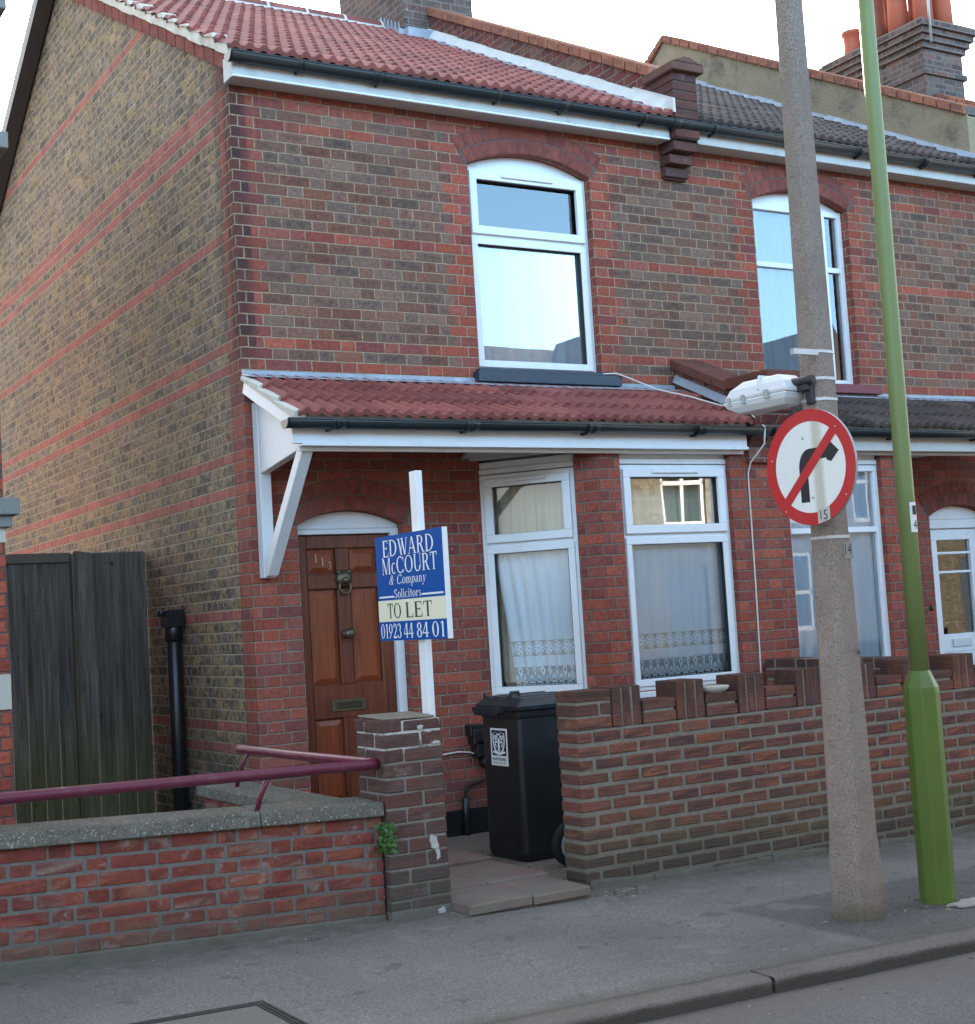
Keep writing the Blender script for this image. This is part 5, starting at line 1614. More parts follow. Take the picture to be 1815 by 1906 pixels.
# ------------------------------------------------------------------ gate pier
GP = thing('brick_pier', 'worn dark brick gate pier with flaking white paint, left of the garden path', 'pier', (-.1, -2.19, 0))
m = MB(); rp = random.Random(12)
PXA, PXB, PYA, PYB = -.278, .062, -2.345, -2.03
for r in range(13):
    z = .025 + r * .0755
    odd = r % 2
    cut = PXA + (.215 if odd else .115)
    for (a, b) in ((PXA, cut), (cut, PXB)):
        g = lambda: rp.uniform(-.003, .003)
        m.uvc = (rp.random() * 40, rp.random() * 40)
        ja = .006 if a > PXA else 0; jb = .006 if b < PXB else 0
        ym = PYA + (.10 if odd else .215)
        for (ya, yb) in ((PYA, ym - .006), (ym + .006, PYB)):
            if rp.random() < .5: m.uvc = (rp.random() * 40, rp.random() * 40)
            tz = z + .0665 + g() - (.016 if r == 12 and b >= PXB and ya == PYA else 0)
            m.hexa([(a + ja + g(), ya + g(), z + g()), (b - jb + g(), ya + g(), z + g()), (b - jb + g(), yb, z), (a + ja + g(), yb, z), (a + ja + g(), ya + g(), tz), (b - jb + g() - (.02 if r == 12 and jb == 0 else 0), ya + g(), tz + g()), (b - jb, yb, tz), (a + ja, yb, tz)])
m.uvc = None; m.cur = 1
m.box(PXA + .005, PXB - .005, PYA + .005, PYB - .005, -.2, .985)
m.hexa([(PXA - .012, PYA - .02, -.1), (PXB + .012, PYA - .02, -.1), (PXB, PYB, -.1), (PXA, PYB, -.1), (PXA - .004, PYA - .006, .05), (PXB + .004, PYA - .006, .045), (PXB, PYB, .05), (PXA, PYB, .05)])
GPo = m.build('brickwork', [mat_pier, mat_mortar_pier], GP, bevel=.007, seg=2)
# smears of old white mortar and a flake of paint
def smear(x, z, w_, h, n=11, y=PYA - .006, t=.010, seed=1, face='f'):
    m = MB(); rs = random.Random(seed); pts = []
    for i in range(n):
        a = 2 * math.pi * i / n; k = rs.uniform(.55, 1.1)
        pts.append((x + math.cos(a) * w_ * k, z + math.sin(a) * h * k))
    if face == 'f': m.prism([(p, y, q_) for p, q_ in pts], (0, t, 0))
    else: m.prism([(PXA - .005, p, q_) for p, q_ in pts], (t, 0, 0))
    m.build('mortar_smear', mat_flake, GPo, bevel=.002)
smear(-.02, .36, .028, .052, n=17, seed=4); smear(-.002, .305, .014, .045, n=13, seed=9)
smear(-.02, .925, .03, .011, n=15, seed=6); smear(.02, .862, .035, .010, n=15, seed=3); smear(-.065, .945, .022, .016, n=15, seed=8)
smear(.0, .02, .03, .02, n=15, seed=31, y=PYA - .014)
m = MB(); m.prism([(PXA + .01, PYA + .01, .995), (PXB - .03, PYA + .012, .988), (PXB - .02, PYB - .01, 1.0), (PXA + .01, PYB - .01, 1.004)], (0, 0, .010)); m.build('mortar_top', mat_mortar_grey, GPo, bevel=.004)

# weed in the crack between wall and pier
WD = thing('weed', 'small green weed growing in the crack between low wall and pier', 'weed', (-.29, -2.33, .3))
def weed(loc, n, spread, h, seed, leafsize):
    rw = random.Random(seed); m = MB(); st = MB()
    for i in range(n):
        x_ = loc[0] + rw.gauss(0, spread); z_ = loc[2] + rw.uniform(0, h); y_ = loc[1] - abs(rw.gauss(0, .025))
        a = rw.uniform(0, 6.28); t = rw.uniform(-.9, .6); s_ = leafsize * rw.uniform(.6, 1.3)
        d = Vector((math.cos(a) * math.cos(t), -abs(math.sin(a)) * .6, math.sin(t) - .35)).normalized()
        sd_ = d.cross(Vector((rw.uniform(-.4, .4), -1, rw.uniform(-.2, .6)))).normalized()
        c = Vector((x_, y_, z_)); nn = d.cross(sd_) * s_ * .25
        p = [c, c + d * s_ * .35 + sd_ * s_ * .32, c + d * s_ * .7 + sd_ * s_ * .22 + nn * .3, c + d * s_, c + d * s_ * .7 - sd_ * s_ * .22 + nn * .3, c + d * s_ * .35 - sd_ * s_ * .32]
        m.face([tuple(p[0]), tuple(p[1]), tuple(p[2]), tuple(p[3])]); m.face([tuple(p[0]), tuple(p[3]), tuple(p[4]), tuple(p[5])])
        if i % 5 == 0: st.tube([(loc[0], loc[1] + .01, z_ - .02), tuple((c + Vector((loc[0], loc[1], z_))) / 2), tuple(c)], .0018, 5)
    return m, st
wm, ws = weed((-.293, -2.335, .36), 150, .016, .13, 3, .034)
wm.build('leaves', mat_leaf, WD, fix=False); ws.build('stem', mat_leaf, WD)
W_ = thing('weed', 'tiny weed on the coping where it meets the back of the pier', 'weed', (-.29, -2.0, .57))
wm, ws = weed((-.275, -1.98, .575), 22, .025, .03, 6, .02)
wm.build('leaves', mat_leaf, W_, fix=False)

# ------------------------------------------------------------------ right-hand garden wall with castellated top
RW = thing('garden_wall', 'rustic brick garden wall with castellated top, behind the concrete pole', 'wall', (4.5, -2.2, 0))
m = MB(); rw_ = random.Random(33)
X0, X1 = .925, 9.6
lay(m, FW, X0, X1, -.225, 14, .075, -.20, 0, 'run', bw=.205, j=.021, jit=.004, rnd=rw_)
def hor(a, b, z, h=.075): lay(m, FW, a, b, z, 1, h, -.20, 0, 'run', bw=max(b - a, .05), j=.016, jit=.003, rnd=rw_)
for k in range(3): lay(m, FW, X0, 1.165, .825 + .075 * k, 1, .075, -.20, 0, 'flemish' if k % 2 == 0 else 'run', bw=.24 if k % 2 == 0 else .16, j=.014, jit=.003, rnd=rw_)
def soldiers(a, b, n=3):
    wd = (b - a) / n
    for k in range(n):
        g = lambda: rw_.uniform(-.003, .003)
        m.uvc = (rw_.random() * 40, rw_.random() * 40)
        P = FW.p; f = g()
        m.hexa([P(a + k * wd + .007 + g(), f, .833), P(a + (k + 1) * wd - .007 + g(), f, .833), P(a + (k + 1) * wd - .007, -.2, .833), P(a + k * wd + .007, -.2, .833),
                P(a + k * wd + .007 + g(), f, 1.052 + g()), P(a + (k + 1) * wd - .007 + g(), f, 1.052 + g()), P(a + (k + 1) * wd - .007, -.2, 1.052), P(a + k * wd + .007, -.2, 1.052)])
core = []
x = 1.165
k = 0
while x < X1 - .3:
    soldiers(x, x + .215); core.append((x, x + .215, 1.045))
    hor(x + .22, x + .45, .825); hor(x + .22, x + .45, .90, .068); core.append((x + .215, x + .455, .958))
    x += .455
m.uvc = None; m.cur = 1
m.fbox(FW, X0 + .005, X1 - .005, -.195, -.006, -.4, .828); m.fbox(FW, X0 + .005, 1.165, -.195, -.006, .828, 1.043)
for a, b, z in core: m.fbox(FW, a + .016, b - .016, -.195, -.007, .828, z)
m.build('brickwork', [mat_rwall, mat_mortar_grey], RW, bevel=.006, seg=2)
m = MB()
for i in range(20):
    xa, xb = X0 + .02 + (X1 - X0) * i / 20, X0 + .02 + (X1 - X0) * (i + 1) / 20
    a, b = rw_.uniform(.01, .05), rw_.uniform(.02, .06)
    m.hexa([FW.p(xa, .03, gz(xa) - .1), FW.p(xb, .03, gz(xb) - .1), FW.p(xb, -.1, gz(xb) - .1), FW.p(xa, -.1, gz(xa) - .1), FW.p(xa, .008, gz(xa) + a), FW.p(xb, .008, gz(xb) + b), FW.p(xb, -.1, gz(xb) + .08), FW.p(xa, -.1, gz(xa) + .08)])
m.build('footing', plain('mossy_footing', (.12, .11, .09), .95, .35, 9, .012, 30, dirt=(.075, .085, .045), dirtamt=.6), RW, bevel=.01)
DW = thing('garden_wall', 'short brick dividing wall between the two front gardens', 'wall', (3.73, -1.5, 0))
m = MB()
FD = F((3.62, -.80), (0, -1))
lay(m, FD, 0, 1.28, -.15, 16, .0755, -.22, 0, 'flemish', bw=.215, j=.014, jit=.003, rnd=rw_)
m.cur = 1; m.fbox(FD, .005, 1.275, -.215, -.006, -.3, 1.05)
m.build('brickwork', [mat_rwall, mat_mortar_grey], DW, bevel=.005)
m = MB(); m.lathe((1.94, -2.24, .955), [(.052, 0), (.085, .022), (.098, .040), (.090, .046), (.03, .048)], 18)
st = m.build('stone', mat_stone, None, loc=(1.94, -2.24, .955))
tag(st, 'pale saucer shaped lump of stone lying in a notch of the wall', 'stone')

# ------------------------------------------------------------------ wheelie bin
BN = thing('wheelie_bin', 'black wheelie bin with a white crest sticker in the front garden', 'bin', (1.37, -1.08, .01))
m = MB()
def ringq(m, pts_list):
    n = len(pts_list[0]); base = len(m.v)
    for p in pts_list: m.v += p
    for i in range(len(pts_list) - 1):
        for k in range(n):
            k2 = (k + 1) % n
            m.f.append((base + i * n + k, base + i * n + k2, base + (i + 1) * n + k2, base + (i + 1) * n + k)); m.uvs.append(None); m.mi.append(m.cur); m.sm.append(False)
    m.f.append(tuple(base + k for k in range(n - 1, -1, -1))); m.uvs.append(None); m.mi.append(m.cur); m.sm.append(False)
    m.f.append(tuple(base + (len(pts_list) - 1) * n + k for k in range(n))); m.uvs.append(None); m.mi.append(m.cur); m.sm.append(False)
def rrect(x0, x1, y0, y1, r, z, n=4):
    out = []
    for cx_, cy_, a in ((x1 - r, y1 - r, 0), (x0 + r, y1 - r, 90), (x0 + r, y0 + r, 180), (x1 - r, y0 + r, 270)):
        for i in range(n + 1):
            t = R(a + 90 * i / n); out.append((cx_ + r * math.cos(t), cy_ + r * math.sin(t), z))
    return out
bz = -.02
ringq(m, [rrect(1.150, 1.54, -1.32, -.90, .05, bz), rrect(1.138, 1.57, -1.338, -.885, .045, bz + .05), rrect(1.146, 1.63, -1.350, -.892, .03, bz + .87), rrect(1.139, 1.64, -1.357, -.885, .03, bz + .875), rrect(1.133, 1.645, -1.361, -.880, .03, bz + .915)])
m.build('body', mat_bin, BN, bevel=.004)
m = MB()
lz = bz + .918
ringq(m, [rrect(1.122, 1.67, -1.375, -.865, .035, lz), rrect(1.114, 1.67, -1.38, -.86, .035, lz + .03), rrect(1.128, 1.66, -1.367, -.873, .04, lz + .045), rrect(1.158, 1.64, -1.34, -.90, .05, lz + .075)])
for k in range(3): m.box(1.16, 1.60, -1.25 + k * .14, -1.19 + k * .14, lz + .070, lz + .082)
lid = m.build('lid', mat_binlid, BN, bevel=.005)
m = MB()
m.tube([(1.19, -.92, lz + .07), (1.18, -.91, lz + .088), (1.18, -.89, lz + .088)], .009, 8); m.tube([(1.20, -1.18, lz + .08), (1.20, -1.18, lz + .105), (1.26, -1.18, lz + .105), (1.26, -1.18, lz + .08)], .010, 8)
m.box(1.080, 1.13, -1.20, -.90, lz - .012, lz + .02)
for k in range(8): m.box(1.078, 1.095, -1.19 + k * .036, -1.172 + k * .036, lz - .03, lz - .008)
m.build('handle', mat_binlid, lid, bevel=.004)
for y_ in (-1.38, -.85):
    m = MB(); m.lathe((1.60, y_, .085), [(.04, -.028), (.100, -.026), (.105, -.015), (.105, .015), (.100, .026), (.04, .028)], 24, axis=(0, 1, 0))
    wh = m.build('wheel', mat_rubber, BN)
    m = MB(); m.lathe((1.60, y_, .085), [(.082, -.032), (.082, .032)], 20, axis=(0, 1, 0)); m.build('wheel_disc', mat_wheelpale, wh)
OW = thing('old_wheel', 'small pale wheel with a black tyre propped between the bin and the garden wall end', 'wheel', (1.285, -1.62, -.02))
m = MB(); m.lathe((1.285, -1.62, .115), [(.10, -.028), (.128, -.024), (.136, -.010), (.136, .010), (.128, .024), (.10, .028)], 28, axis=(-.12, 1, .10)); m.build('tyre', mat_rubber, OW)
m = MB(); m.lathe((1.285, -1.62, .115), [(.05, -.04), (.085, -.034), (.104, -.022), (.104, .022), (.05, .034)], 24, axis=(-.12, 1, .10)); m.build('wheel_disc', mat_wheelpale, OW)
# crest sticker on the side facing the path; the side leans, so the sticker leans with it
def xs_at(z): return 1.138 + (1.146 - 1.138) * (z - (bz + .05)) / .82 - .002
STK = MB()
def sp(y_, z_, off): return (xs_at(z_) - off, y_, z_)
def spoly(m, pts, off, t=.0015):
    a = [sp(y_, z_, off) for y_, z_ in pts]; b = [sp(y_, z_, off - t) for y_, z_ in pts]
    n = len(a); m.faces(a + b, [tuple(range(n)), tuple(range(2 * n - 1, n - 1, -1))] + [(i, n + i, n + (i + 1) % n, (i + 1) % n) for i in range(n)])
y0s, y1s, z0s, z1s = -1.005, -1.205, .555, .785          # reading direction is towards -y
def sq(u_, v_): return (y0s + (y1s - y0s) * u_, z0s + (z1s - z0s) * v_)
m = MB()
spoly(m, [sq(0, 0), sq(1, 0), sq(1, 1), sq(0, 1)], .002)
stk = m.build('sticker', mat_wprint, BN)
m = MB()
spoly(m, [sq(.08, .27), sq(.92, .27), sq(.92, .95), sq(.08, .95)], .0032)
m.build('sticker_field', mat_kprint, stk)
m = MB()
def sh_pts(k, n=18):
    out = []
    for i in range(n + 1):
        t = i / n; a = math.pi * t
        out.append((.5 - .36 * k * math.cos(a), .78 - (.50 * k) * math.sin(a) ** .8))
    return out + [(.5 + .34 * k, .86), (.5 + .15 * k, .90), (.5, .93), (.5 - .15 * k, .90), (.5 - .34 * k, .86)]
outer = [sq(*p) for p in sh_pts(1.0)]; inner = [sq(*p) for p in sh_pts(.84)]
n = len(outer)
for i in range(n):
    j = (i + 1) % n
    spoly(m, [outer[i], outer[j], inner[j], inner[i]], .0044)
# scrolls: wavy strokes inside the shield and a ribbon under it
def sstroke(pts, wd):
    for (a, b) in zip(pts, pts[1:]):
        d = Vector((b[0] - a[0], (b[1] - a[1]) * 1.15)); d = d.normalized() if d.length else Vector((1, 0))
        nx, ny = -d.y * wd, d.x * wd
        spoly(m, [sq(a[0] + nx, a[1] + ny), sq(b[0] + nx, b[1] + ny), sq(b[0] - nx, b[1] - ny), sq(a[0] - nx, a[1] - ny)], .0050)
sstroke([(.5, .38), (.5, .72)], .055)
for s_ in (-1, 1):
    sstroke([(.5 + s_ * .05, .74), (.5 + s_ * .14, .80), (.5 + s_ * .24, .78), (.5 + s_ * .22, .71), (.5 + s_ * .12, .72)], .022)
    sstroke([(.5 + s_ * .08, .62), (.5 + s_ * .18, .66), (.5 + s_ * .22, .58), (.5 + s_ * .15, .50)], .022)
    sstroke([(.5, .32), (.5 + s_ * .16, .33), (.5 + s_ * .30, .37), (.5 + s_ * .36, .35)], .025)
sstroke([(.40, .86), (.5, .82), (.60, .86)], .02)
m.build('sticker_crest', mat_wprint, stk)
# ------------------------------------------------------------------ lettering
def text_mesh(name, body, parent, mat, org, right, upv, height, width=None, center=True, off=.002, bold=0.0):
    """sans letters from the built-in font laid on a surface"""
    cu = bpy.data.curves.new(name, 'FONT'); cu.body = body; cu.extrude = .0; cu.offset = bold
    to = bpy.data.objects.new(name, cu); COL.objects.link(to)
    dg = bpy.context.evaluated_depsgraph_get(); dg.update()
    me = bpy.data.meshes.new_from_object(to.evaluated_get(dg))
    bpy.data.objects.remove(to)
    xs_ = [v.co.x for v in me.vertices]; ys_ = [v.co.y for v in me.vertices]
    x0_, x1_, y0_, y1_ = min(xs_), max(xs_), min(ys_), max(ys_)
    right = Vector(right).normalized(); upv = Vector(upv).normalized(); nrm = right.cross(upv)
    k = height / (y1_ - y0_); kx = (width / (x1_ - x0_)) if width else k
    base = Vector(org) - origin_of(parent) + nrm * off
    for v in me.vertices:
        u_ = (v.co.x - x0_) * kx - ((x1_ - x0_) * kx / 2 if center else 0); w2 = (v.co.y - y0_) * k - (height / 2 if center else 0)
        v.co = base + right * u_ + upv * w2
    me.materials.clear(); me.materials.append(mat)
    o = bpy.data.objects.new(name, me); COL.objects.link(o); o.parent = parent
    return o
c_ = sq(.5, .175); text_mesh('sticker_lettering', 'WATFORD', stk, mat_kprint, sp(c_[0], c_[1], .0055), (0, -1, 0), (-.034, 0, 1), .020, .165, off=.001, bold=.01)
c_ = sq(.5, .075); text_mesh('sticker_lettering', 'COUNCIL', stk, mat_kprint, sp(c_[0], c_[1], .0055), (0, -1, 0), (-.034, 0, 1), .009, .165, off=.001)

# a small roman serif alphabet built from stems, bowls and serifs; cap height 1
class Glyph:
    def __init__(s): s.q = []
    def quad(s, *p): s.q.append(p)
    def v(s, x, y0, y1, w=.15, sb=True, st=True):
        s.quad((x, y0), (x + w, y0), (x + w, y1), (x, y1))
        for yy, f, on in ((y0, 1, sb), (y1, -1, st)):
            if on: s.quad((x - .075, yy), (x + w + .075, yy), (x + w + .05, yy + f * .035), (x - .05, yy + f * .035))
    def h(s, x0, x1, y, t=.06): s.quad((x0, y - t / 2), (x1, y - t / 2), (x1, y + t / 2), (x0, y + t / 2))
    def tick(s, x, y, dy, w=.045, lean=0): s.quad((x, y), (x + w, y), (x + w + lean, y + dy), (x + lean, y + dy))
    def d(s, x0, y0, x1, y1, w, serif=False): s.quad((x0, y0), (x0 + w, y0), (x1 + w, y1), (x1, y1))
    def serif(s, x, y, w=.3, f=1): s.quad((x - w / 2, y), (x + w / 2, y), (x + w / 2 - .03, y + f * .035), (x - w / 2 + .03, y + f * .035))
    def arc(s, cx, cy, rx, ry, a0, a1, tk=.13, tn=.06, n=18, tilt=0):
        for i in range(n):
            A, B = R(a0 + (a1 - a0) * i / n), R(a0 + (a1 - a0) * (i + 1) / n)
            def pt(a, k):
                t = tn + (tk * 1.15 - tn) * abs(math.cos(a + tilt)) ** 1.5
                return (cx + (rx - k * t) * math.cos(a), cy + (ry - k * tn * 1.0 - k * (t - tn) * .15) * math.sin(a))
            s.quad(pt(A, 0), pt(B, 0), pt(B, 1), pt(A, 1))
def G_(ch):
    g = Glyph()
    if ch == 'E': g.v(.1, 0, 1); g.h(.1, .62, .978); g.h(.1, .66, .022); g.h(.2, .5, .52); g.tick(.585, .80, .2); g.tick(.60, .0, .24, lean=.05); g.tick(.47, .43, .18); w_ = .74
    elif ch == 'D': g.v(.1, 0, 1); g.arc(.30, .5, .56, .5, -90, 90, .14); g.h(.1, .34, .978); g.h(.1, .34, .022); w_ = .94
    elif ch == 'W':
        g.d(.08, 1, .34, 0, .14); g.d(.52, 1, .34, 0, .05); g.d(.45, 1, .72, 0, .14); g.d(1.0, 1, .80, 0, .05); g.serif(.14, .965); g.serif(.52, .965); g.serif(1.02, .965, .25); w_ = 1.14
    elif ch == 'A': g.d(.06, 0, .40, 1, .05); g.d(.66, 0, .36, 1, .145); g.h(.2, .62, .33); g.serif(.08, 0, .26); g.serif(.73, 0, .32); w_ = .90
    elif ch == 'R': g.v(.1, 0, 1); g.arc(.34, .74, .34, .26, -90, 90, .13); g.h(.1, .36, .978); g.h(.2, .36, .50); g.d(.62, 0, .36, .5, .15); g.serif(.75, 0, .25); w_ = .88
    elif ch == 'M': g.v(.12, 0, 1, .05); g.d(.12, 1, .48, .0, .14); g.d(.85, 1, .50, .0, .045); g.v(.84, 0, 1, .14); w_ = 1.10
    elif ch == 'C': g.arc(.50, .5, .44, .51, 42, 318, .14); g.tick(.83, .68, .32); g.tick(.83, .02, .2); w_ = .95
    elif ch == 'O': g.arc(.50, .5, .46, .51, 0, 360, .14, n=32); w_ = 1.0
    elif ch == 'U': g.v(.12, .3, 1, .13, sb=False); g.arc(.46, .32, .34, .33, 180, 360, .13); g.v(.755, .3, 1, .045, sb=False); w_ = .94
    elif ch == 'T': g.v(.31, 0, 1, .13, st=False); g.h(.04, .72, .978); g.tick(.04, .78, .22, lean=-.02); g.tick(.675, .78, .22, lean=.02); w_ = .78
    elif ch == 'L': g.v(.1, 0, 1); g.h(.1, .64, .022); g.tick(.59, .0, .26, lean=.05); w_ = .72
    elif ch == 'S': g.arc(.32, .745, .245, .265, 30, 270, .13); g.arc(.32, .255, .265, .265, -150, 90, .13); g.tick(.5, .73, .25); g.tick(.06, .02, .25); w_ = .64
    elif ch == 'c': g.arc(.30, .33, .26, .345, 50, 315, .12); w_ = .56
    elif ch == 'o': g.arc(.31, .33, .28, .345, 0, 360, .12, n=26); w_ = .62
    elif ch == 'm': 
        g.v(.10, 0, .66, .11); 
        for k in (0, .33): g.arc(.31 + k, .42, .20, .245, 0, 150, .11); g.v(.40 + k, 0, .45, .11, st=False)
        w_ = .94
    elif ch == 'p': g.v(.12, -.32, .66, .11); g.arc(.33, .33, .27, .345, -125, 125, .12); w_ = .66
    elif ch == 'a': g.arc(.22, .47, .19, .2, 10, 160, .1); g.v(.32, .06, .5, .11, sb=False, st=False); g.arc(.25, .18, .19, .195, 60, 330, .1); g.tick(.43, .0, .08); w_ = .54
    elif ch == 'n': g.v(.10, 0, .66, .11); g.arc(.32, .42, .21, .245, 0, 150, .11); g.v(.42, 0, .45, .11, st=False); w_ = .64
    elif ch == 'y': g.d(.28, 0, .07, .66, .12); g.d(.16, -.32, .47, .66, .05); g.serif(.14, .63, .26); g.serif(.50, .63, .2); g.arc(.13, -.27, .07, .07, 0, 360, .06); w_ = .58
    elif ch == 'l': g.v(.10, 0, 1, .115); w_ = .34
    elif ch == 'i': g.v(.10, 0, .66, .115); g.arc(.157, .88, .075, .08, 0, 360, .075, .07, 12); w_ = .34
    elif ch == 't': g.v(.13, .08, .86, .115, sb=False, st=False); g.arc(.27, .12, .14, .13, 180, 310, .09); g.h(.03, .36, .64); w_ = .40
    elif ch == 'r': g.v(.10, 0, .66, .115); g.arc(.33, .42, .2, .245, 60, 150, .11); g.arc(.40, .57, .06, .07, 0, 360, .06, .06, 10); w_ = .50
    elif ch == 's': g.arc(.22, .50, .165, .175, 30, 270, .1); g.arc(.22, .17, .18, .18, -150, 90, .1); w_ = .46
    elif ch == '&': g.arc(.40, .76, .19, .25, 0, 360, .1); g.arc(.33, .28, .28, .29, 60, 330, .12); g.d(.62, 0, .24, .68, .13); g.d(.52, .12, .74, .56, .045); g.serif(.76, .54, .2); g.serif(.78, 0, .2); w_ = .94
    elif ch == '0': g.arc(.32, .5, .28, .51, 0, 360, .125, n=28); w_ = .64
    elif ch == '1': g.v(.24, 0, 1, .13, st=False); g.quad((.10, .84), (.26, .90), (.26, 1.0), (.22, 1.0)); w_ = .56
    elif ch == '9': g.arc(.31, .66, .27, .34, 0, 360, .12, n=26); g.d(.10, 0, .46, .56, .09); w_ = .64
    elif ch == '2': g.arc(.31, .70, .26, .30, -25, 170, .13); g.d(.06, .06, .42, .56, .12); g.h(.05, .58, .06, .11); g.tick(.55, .02, .2); w_ = .64
    elif ch == '3': g.arc(.28, .75, .24, .25, -90, 160, .13); g.arc(.28, .27, .28, .28, -160, 90, .13); w_ = .62
    elif ch == '4': g.v(.36, 0, 1, .13, st=False); g.d(.02, .27, .36, 1, .06); g.h(.02, .62, .28, .075); w_ = .66
    elif ch == '8': g.arc(.31, .755, .22, .25, 0, 360, .11); g.arc(.31, .26, .26, .27, 0, 360, .12); w_ = .62
    else: w_ = .34
    return g.q, w_
def serif_text(name, body, parent, mat, place, u0, u1, v0, v1, off, slant=0.0, t=.0012, gap=.02, bold=1.0):
    """place(u, v, off) -> world point; the text is fitted to u0..u1 with caps from v0 to v1"""
    m = MB(); x = 0; quads = []
    for ch in body:
        q, w_ = G_(ch)
        for p in q: quads.append([(x + a + slant * b, b) for a, b in p])
        x += w_ + gap
    x -= gap
    lo = min(a for p in quads for a, b in p); hi = max(a for p in quads for a, b in p)
    k = (u1 - u0) / (hi - lo)
    for i, p in enumerate(quads):
        pts = [(u0 + (a - lo) * k, v0 + (v1 - v0) * b) for a, b in p]
        o_ = off + (i % 7) * .00004
        A = [place(a, b, o_ + t) for a, b in pts]
        m.face(A)
    return m.build(name, mat, parent, fix=False)

# ------------------------------------------------------------------ estate agent's board
TB = thing('letting_board', 'blue and cream TO LET board on a white post strapped to the gate pier', 'sign board', (.10, -2.19, 0))
m = MB(); m.box(.068, .106, -2.208, -2.130, -.05, 2.275); m.build('post', mat_postw, TB, bevel=.003)
BX = .040
BYL, BYR, BZ0, BZ1 = -1.745, -2.515, 1.385, 1.952
m = MB(); m.box(BX, BX + .026, BYR, BYL, BZ0, BZ1); pan = m.build('board', mat_wprint, TB, bevel=.001)
def bp(u_, v_, off): return (BX - off, BYL + (BYR - BYL) * u_, BZ0 + (BZ1 - BZ0) * v_)
def bquad(name, mat, u0_, u1_, v0_, v1_, off):
    m = MB(); m.hexa([bp(u0_, v0_, off), bp(u1_, v0_, off), bp(u1_, v0_, 0), bp(u0_, v0_, 0), bp(u0_, v1_, off), bp(u1_, v1_, off), bp(u1_, v1_, 0), bp(u0_, v1_, 0)])
    return m.build(name, mat, pan)
bquad('blue_panel', mat_bluep, .0, .985, .385, 1.0, .0015)
bquad('cream_panel', mat_cream, .0, .985, .182, .3835, .0015)
bquad('blue_panel', mat_bluep, .0, .985, .0, .1805, .0015)
bquad('white_rule', mat_wprint, .025, .250, .408, .425, .0025); bquad('white_rule', mat_wprint, .665, .965, .408, .425, .0025)
serif_text('lettering', 'EDWARD', pan, mat_wprint, bp, .115, .865, .800, .958, .0016)
serif_text('lettering', 'McCOURT', pan, mat_wprint, bp, .095, .905, .632, .790, .0016)
serif_text('lettering', '& Company', pan, mat_wprint, bp, .195, .745, .532, .620, .0016, slant=.22)
serif_text('lettering', 'Solicitors', pan, mat_wprint, bp, .262, .655, .402, .484, .0016)
serif_text('lettering', 'TO', pan, mat_kprint, bp, .145, .345, .212, .352, .0016)
serif_text('lettering', 'LET', pan, mat_kprint, bp, .415, .800, .212, .352, .0016)
for wd_, a_, b_ in (('01923', .025, .335), ('44', .375, .515), ('84', .565, .735), ('01', .785, .955)): serif_text('lettering', wd_, pan, mat_wprint, bp, a_, b_, .022, .160, .0016, gap=-.01)
# brass figures on the door
for ch, x_, z_ in (('1', .500, 1.945), ('1', .548, 1.918), ('3', .600, 1.895)):
    serif_text('house_number', ch, door, mat_figure, lambda u_, v_, o_, x_=x_, z_=z_: (x_ + u_, .10 + .004 - o_, z_ + v_), -.012, .012, -.028, .028, .008, t=.004)

# ------------------------------------------------------------------ concrete pole and what hangs on it
CPX, CPY = 1.445, -3.80
CP = thing('concrete_pole', 'tapering grey concrete pole standing at the kerb', 'pole', (CPX, CPY, gz(1.4)))
m = MB(); rings = []
def octo(w_, c, z):
    h_ = w_ / 2
    a = [(-h_ + c, -h_), (h_ - c, -h_), (h_, -h_ + c), (h_, h_ - c), (h_ - c, h_), (-h_ + c, h_), (-h_, h_ - c), (-h_, -h_ + c)]
    return [(CPX + x_ * math.cos(.10) - y_ * math.sin(.10), CPY + x_ * math.sin(.10) + y_ * math.cos(.10), z) for x_, y_ in a]
def pw_(z): return .192 - .0235 * z if z < 1.7 else .152 - .0135 * (z - 1.7)
ringq(m, [octo(pw_(0) * .92, .008, -.2), octo(pw_(0) * .93, .008, .22), octo(pw_(.36), .030, .36), octo(pw_(1.0), .030, 1.0), octo(pw_(1.7), .028, 1.7), octo(pw_(3), .026, 3.0), octo(pw_(5.5), .02, 5.5), octo(.085, .016, 8.0)])
m.build('shaft', mat_pole, CP, bevel=.006)
def band(z, w_=.014):
    m = MB(); k = pw_(z) + .008
    ringq(m, [octo(k, .030, z - w_ / 2), octo(k, .030, z + w_ / 2)])
    return m.build('strap', mat_steel, CP)
for z_ in (1.762, 2.425, 2.525, 2.655): band(z_)
m = MB(); m.box(CPX - .235, CPX - .08, CPY - .10, CPY - .075, 2.628, 2.655); m.build('strap_tail', mat_steel, CP)
pr_ = Vector((1, -.0, 0)); 
m = MB()
a_ = .10
nf = Vector((math.sin(a_), -math.cos(a_), 0)); rf_ = Vector((math.cos(a_), math.sin(a_), 0))
def onface(u_, z_, off=.002): return Vector((CPX, CPY, z_)) + nf * (pw_(z_) / 2 + off) + rf_ * u_
P4 = [onface(.0, 1.655), onface(.062, 1.655), onface(.062, 1.735), onface(.0, 1.735)]
m.prism([tuple(p) for p in P4], nf * .002)
m.build('number_plate', plain('faded_plate_paint', (.30, .28, .24), .8, .25, 30), CP)
text_mesh('pole_number', '14', CP, mat_kprint, onface(.030, 1.70), rf_, (0, 0, 1), .05, .046, off=.003)
text_mesh('pole_number', "'4", CP, mat_kprint, onface(.035, 1.21), rf_, (0, 0, 1), .032, .03, off=.002)

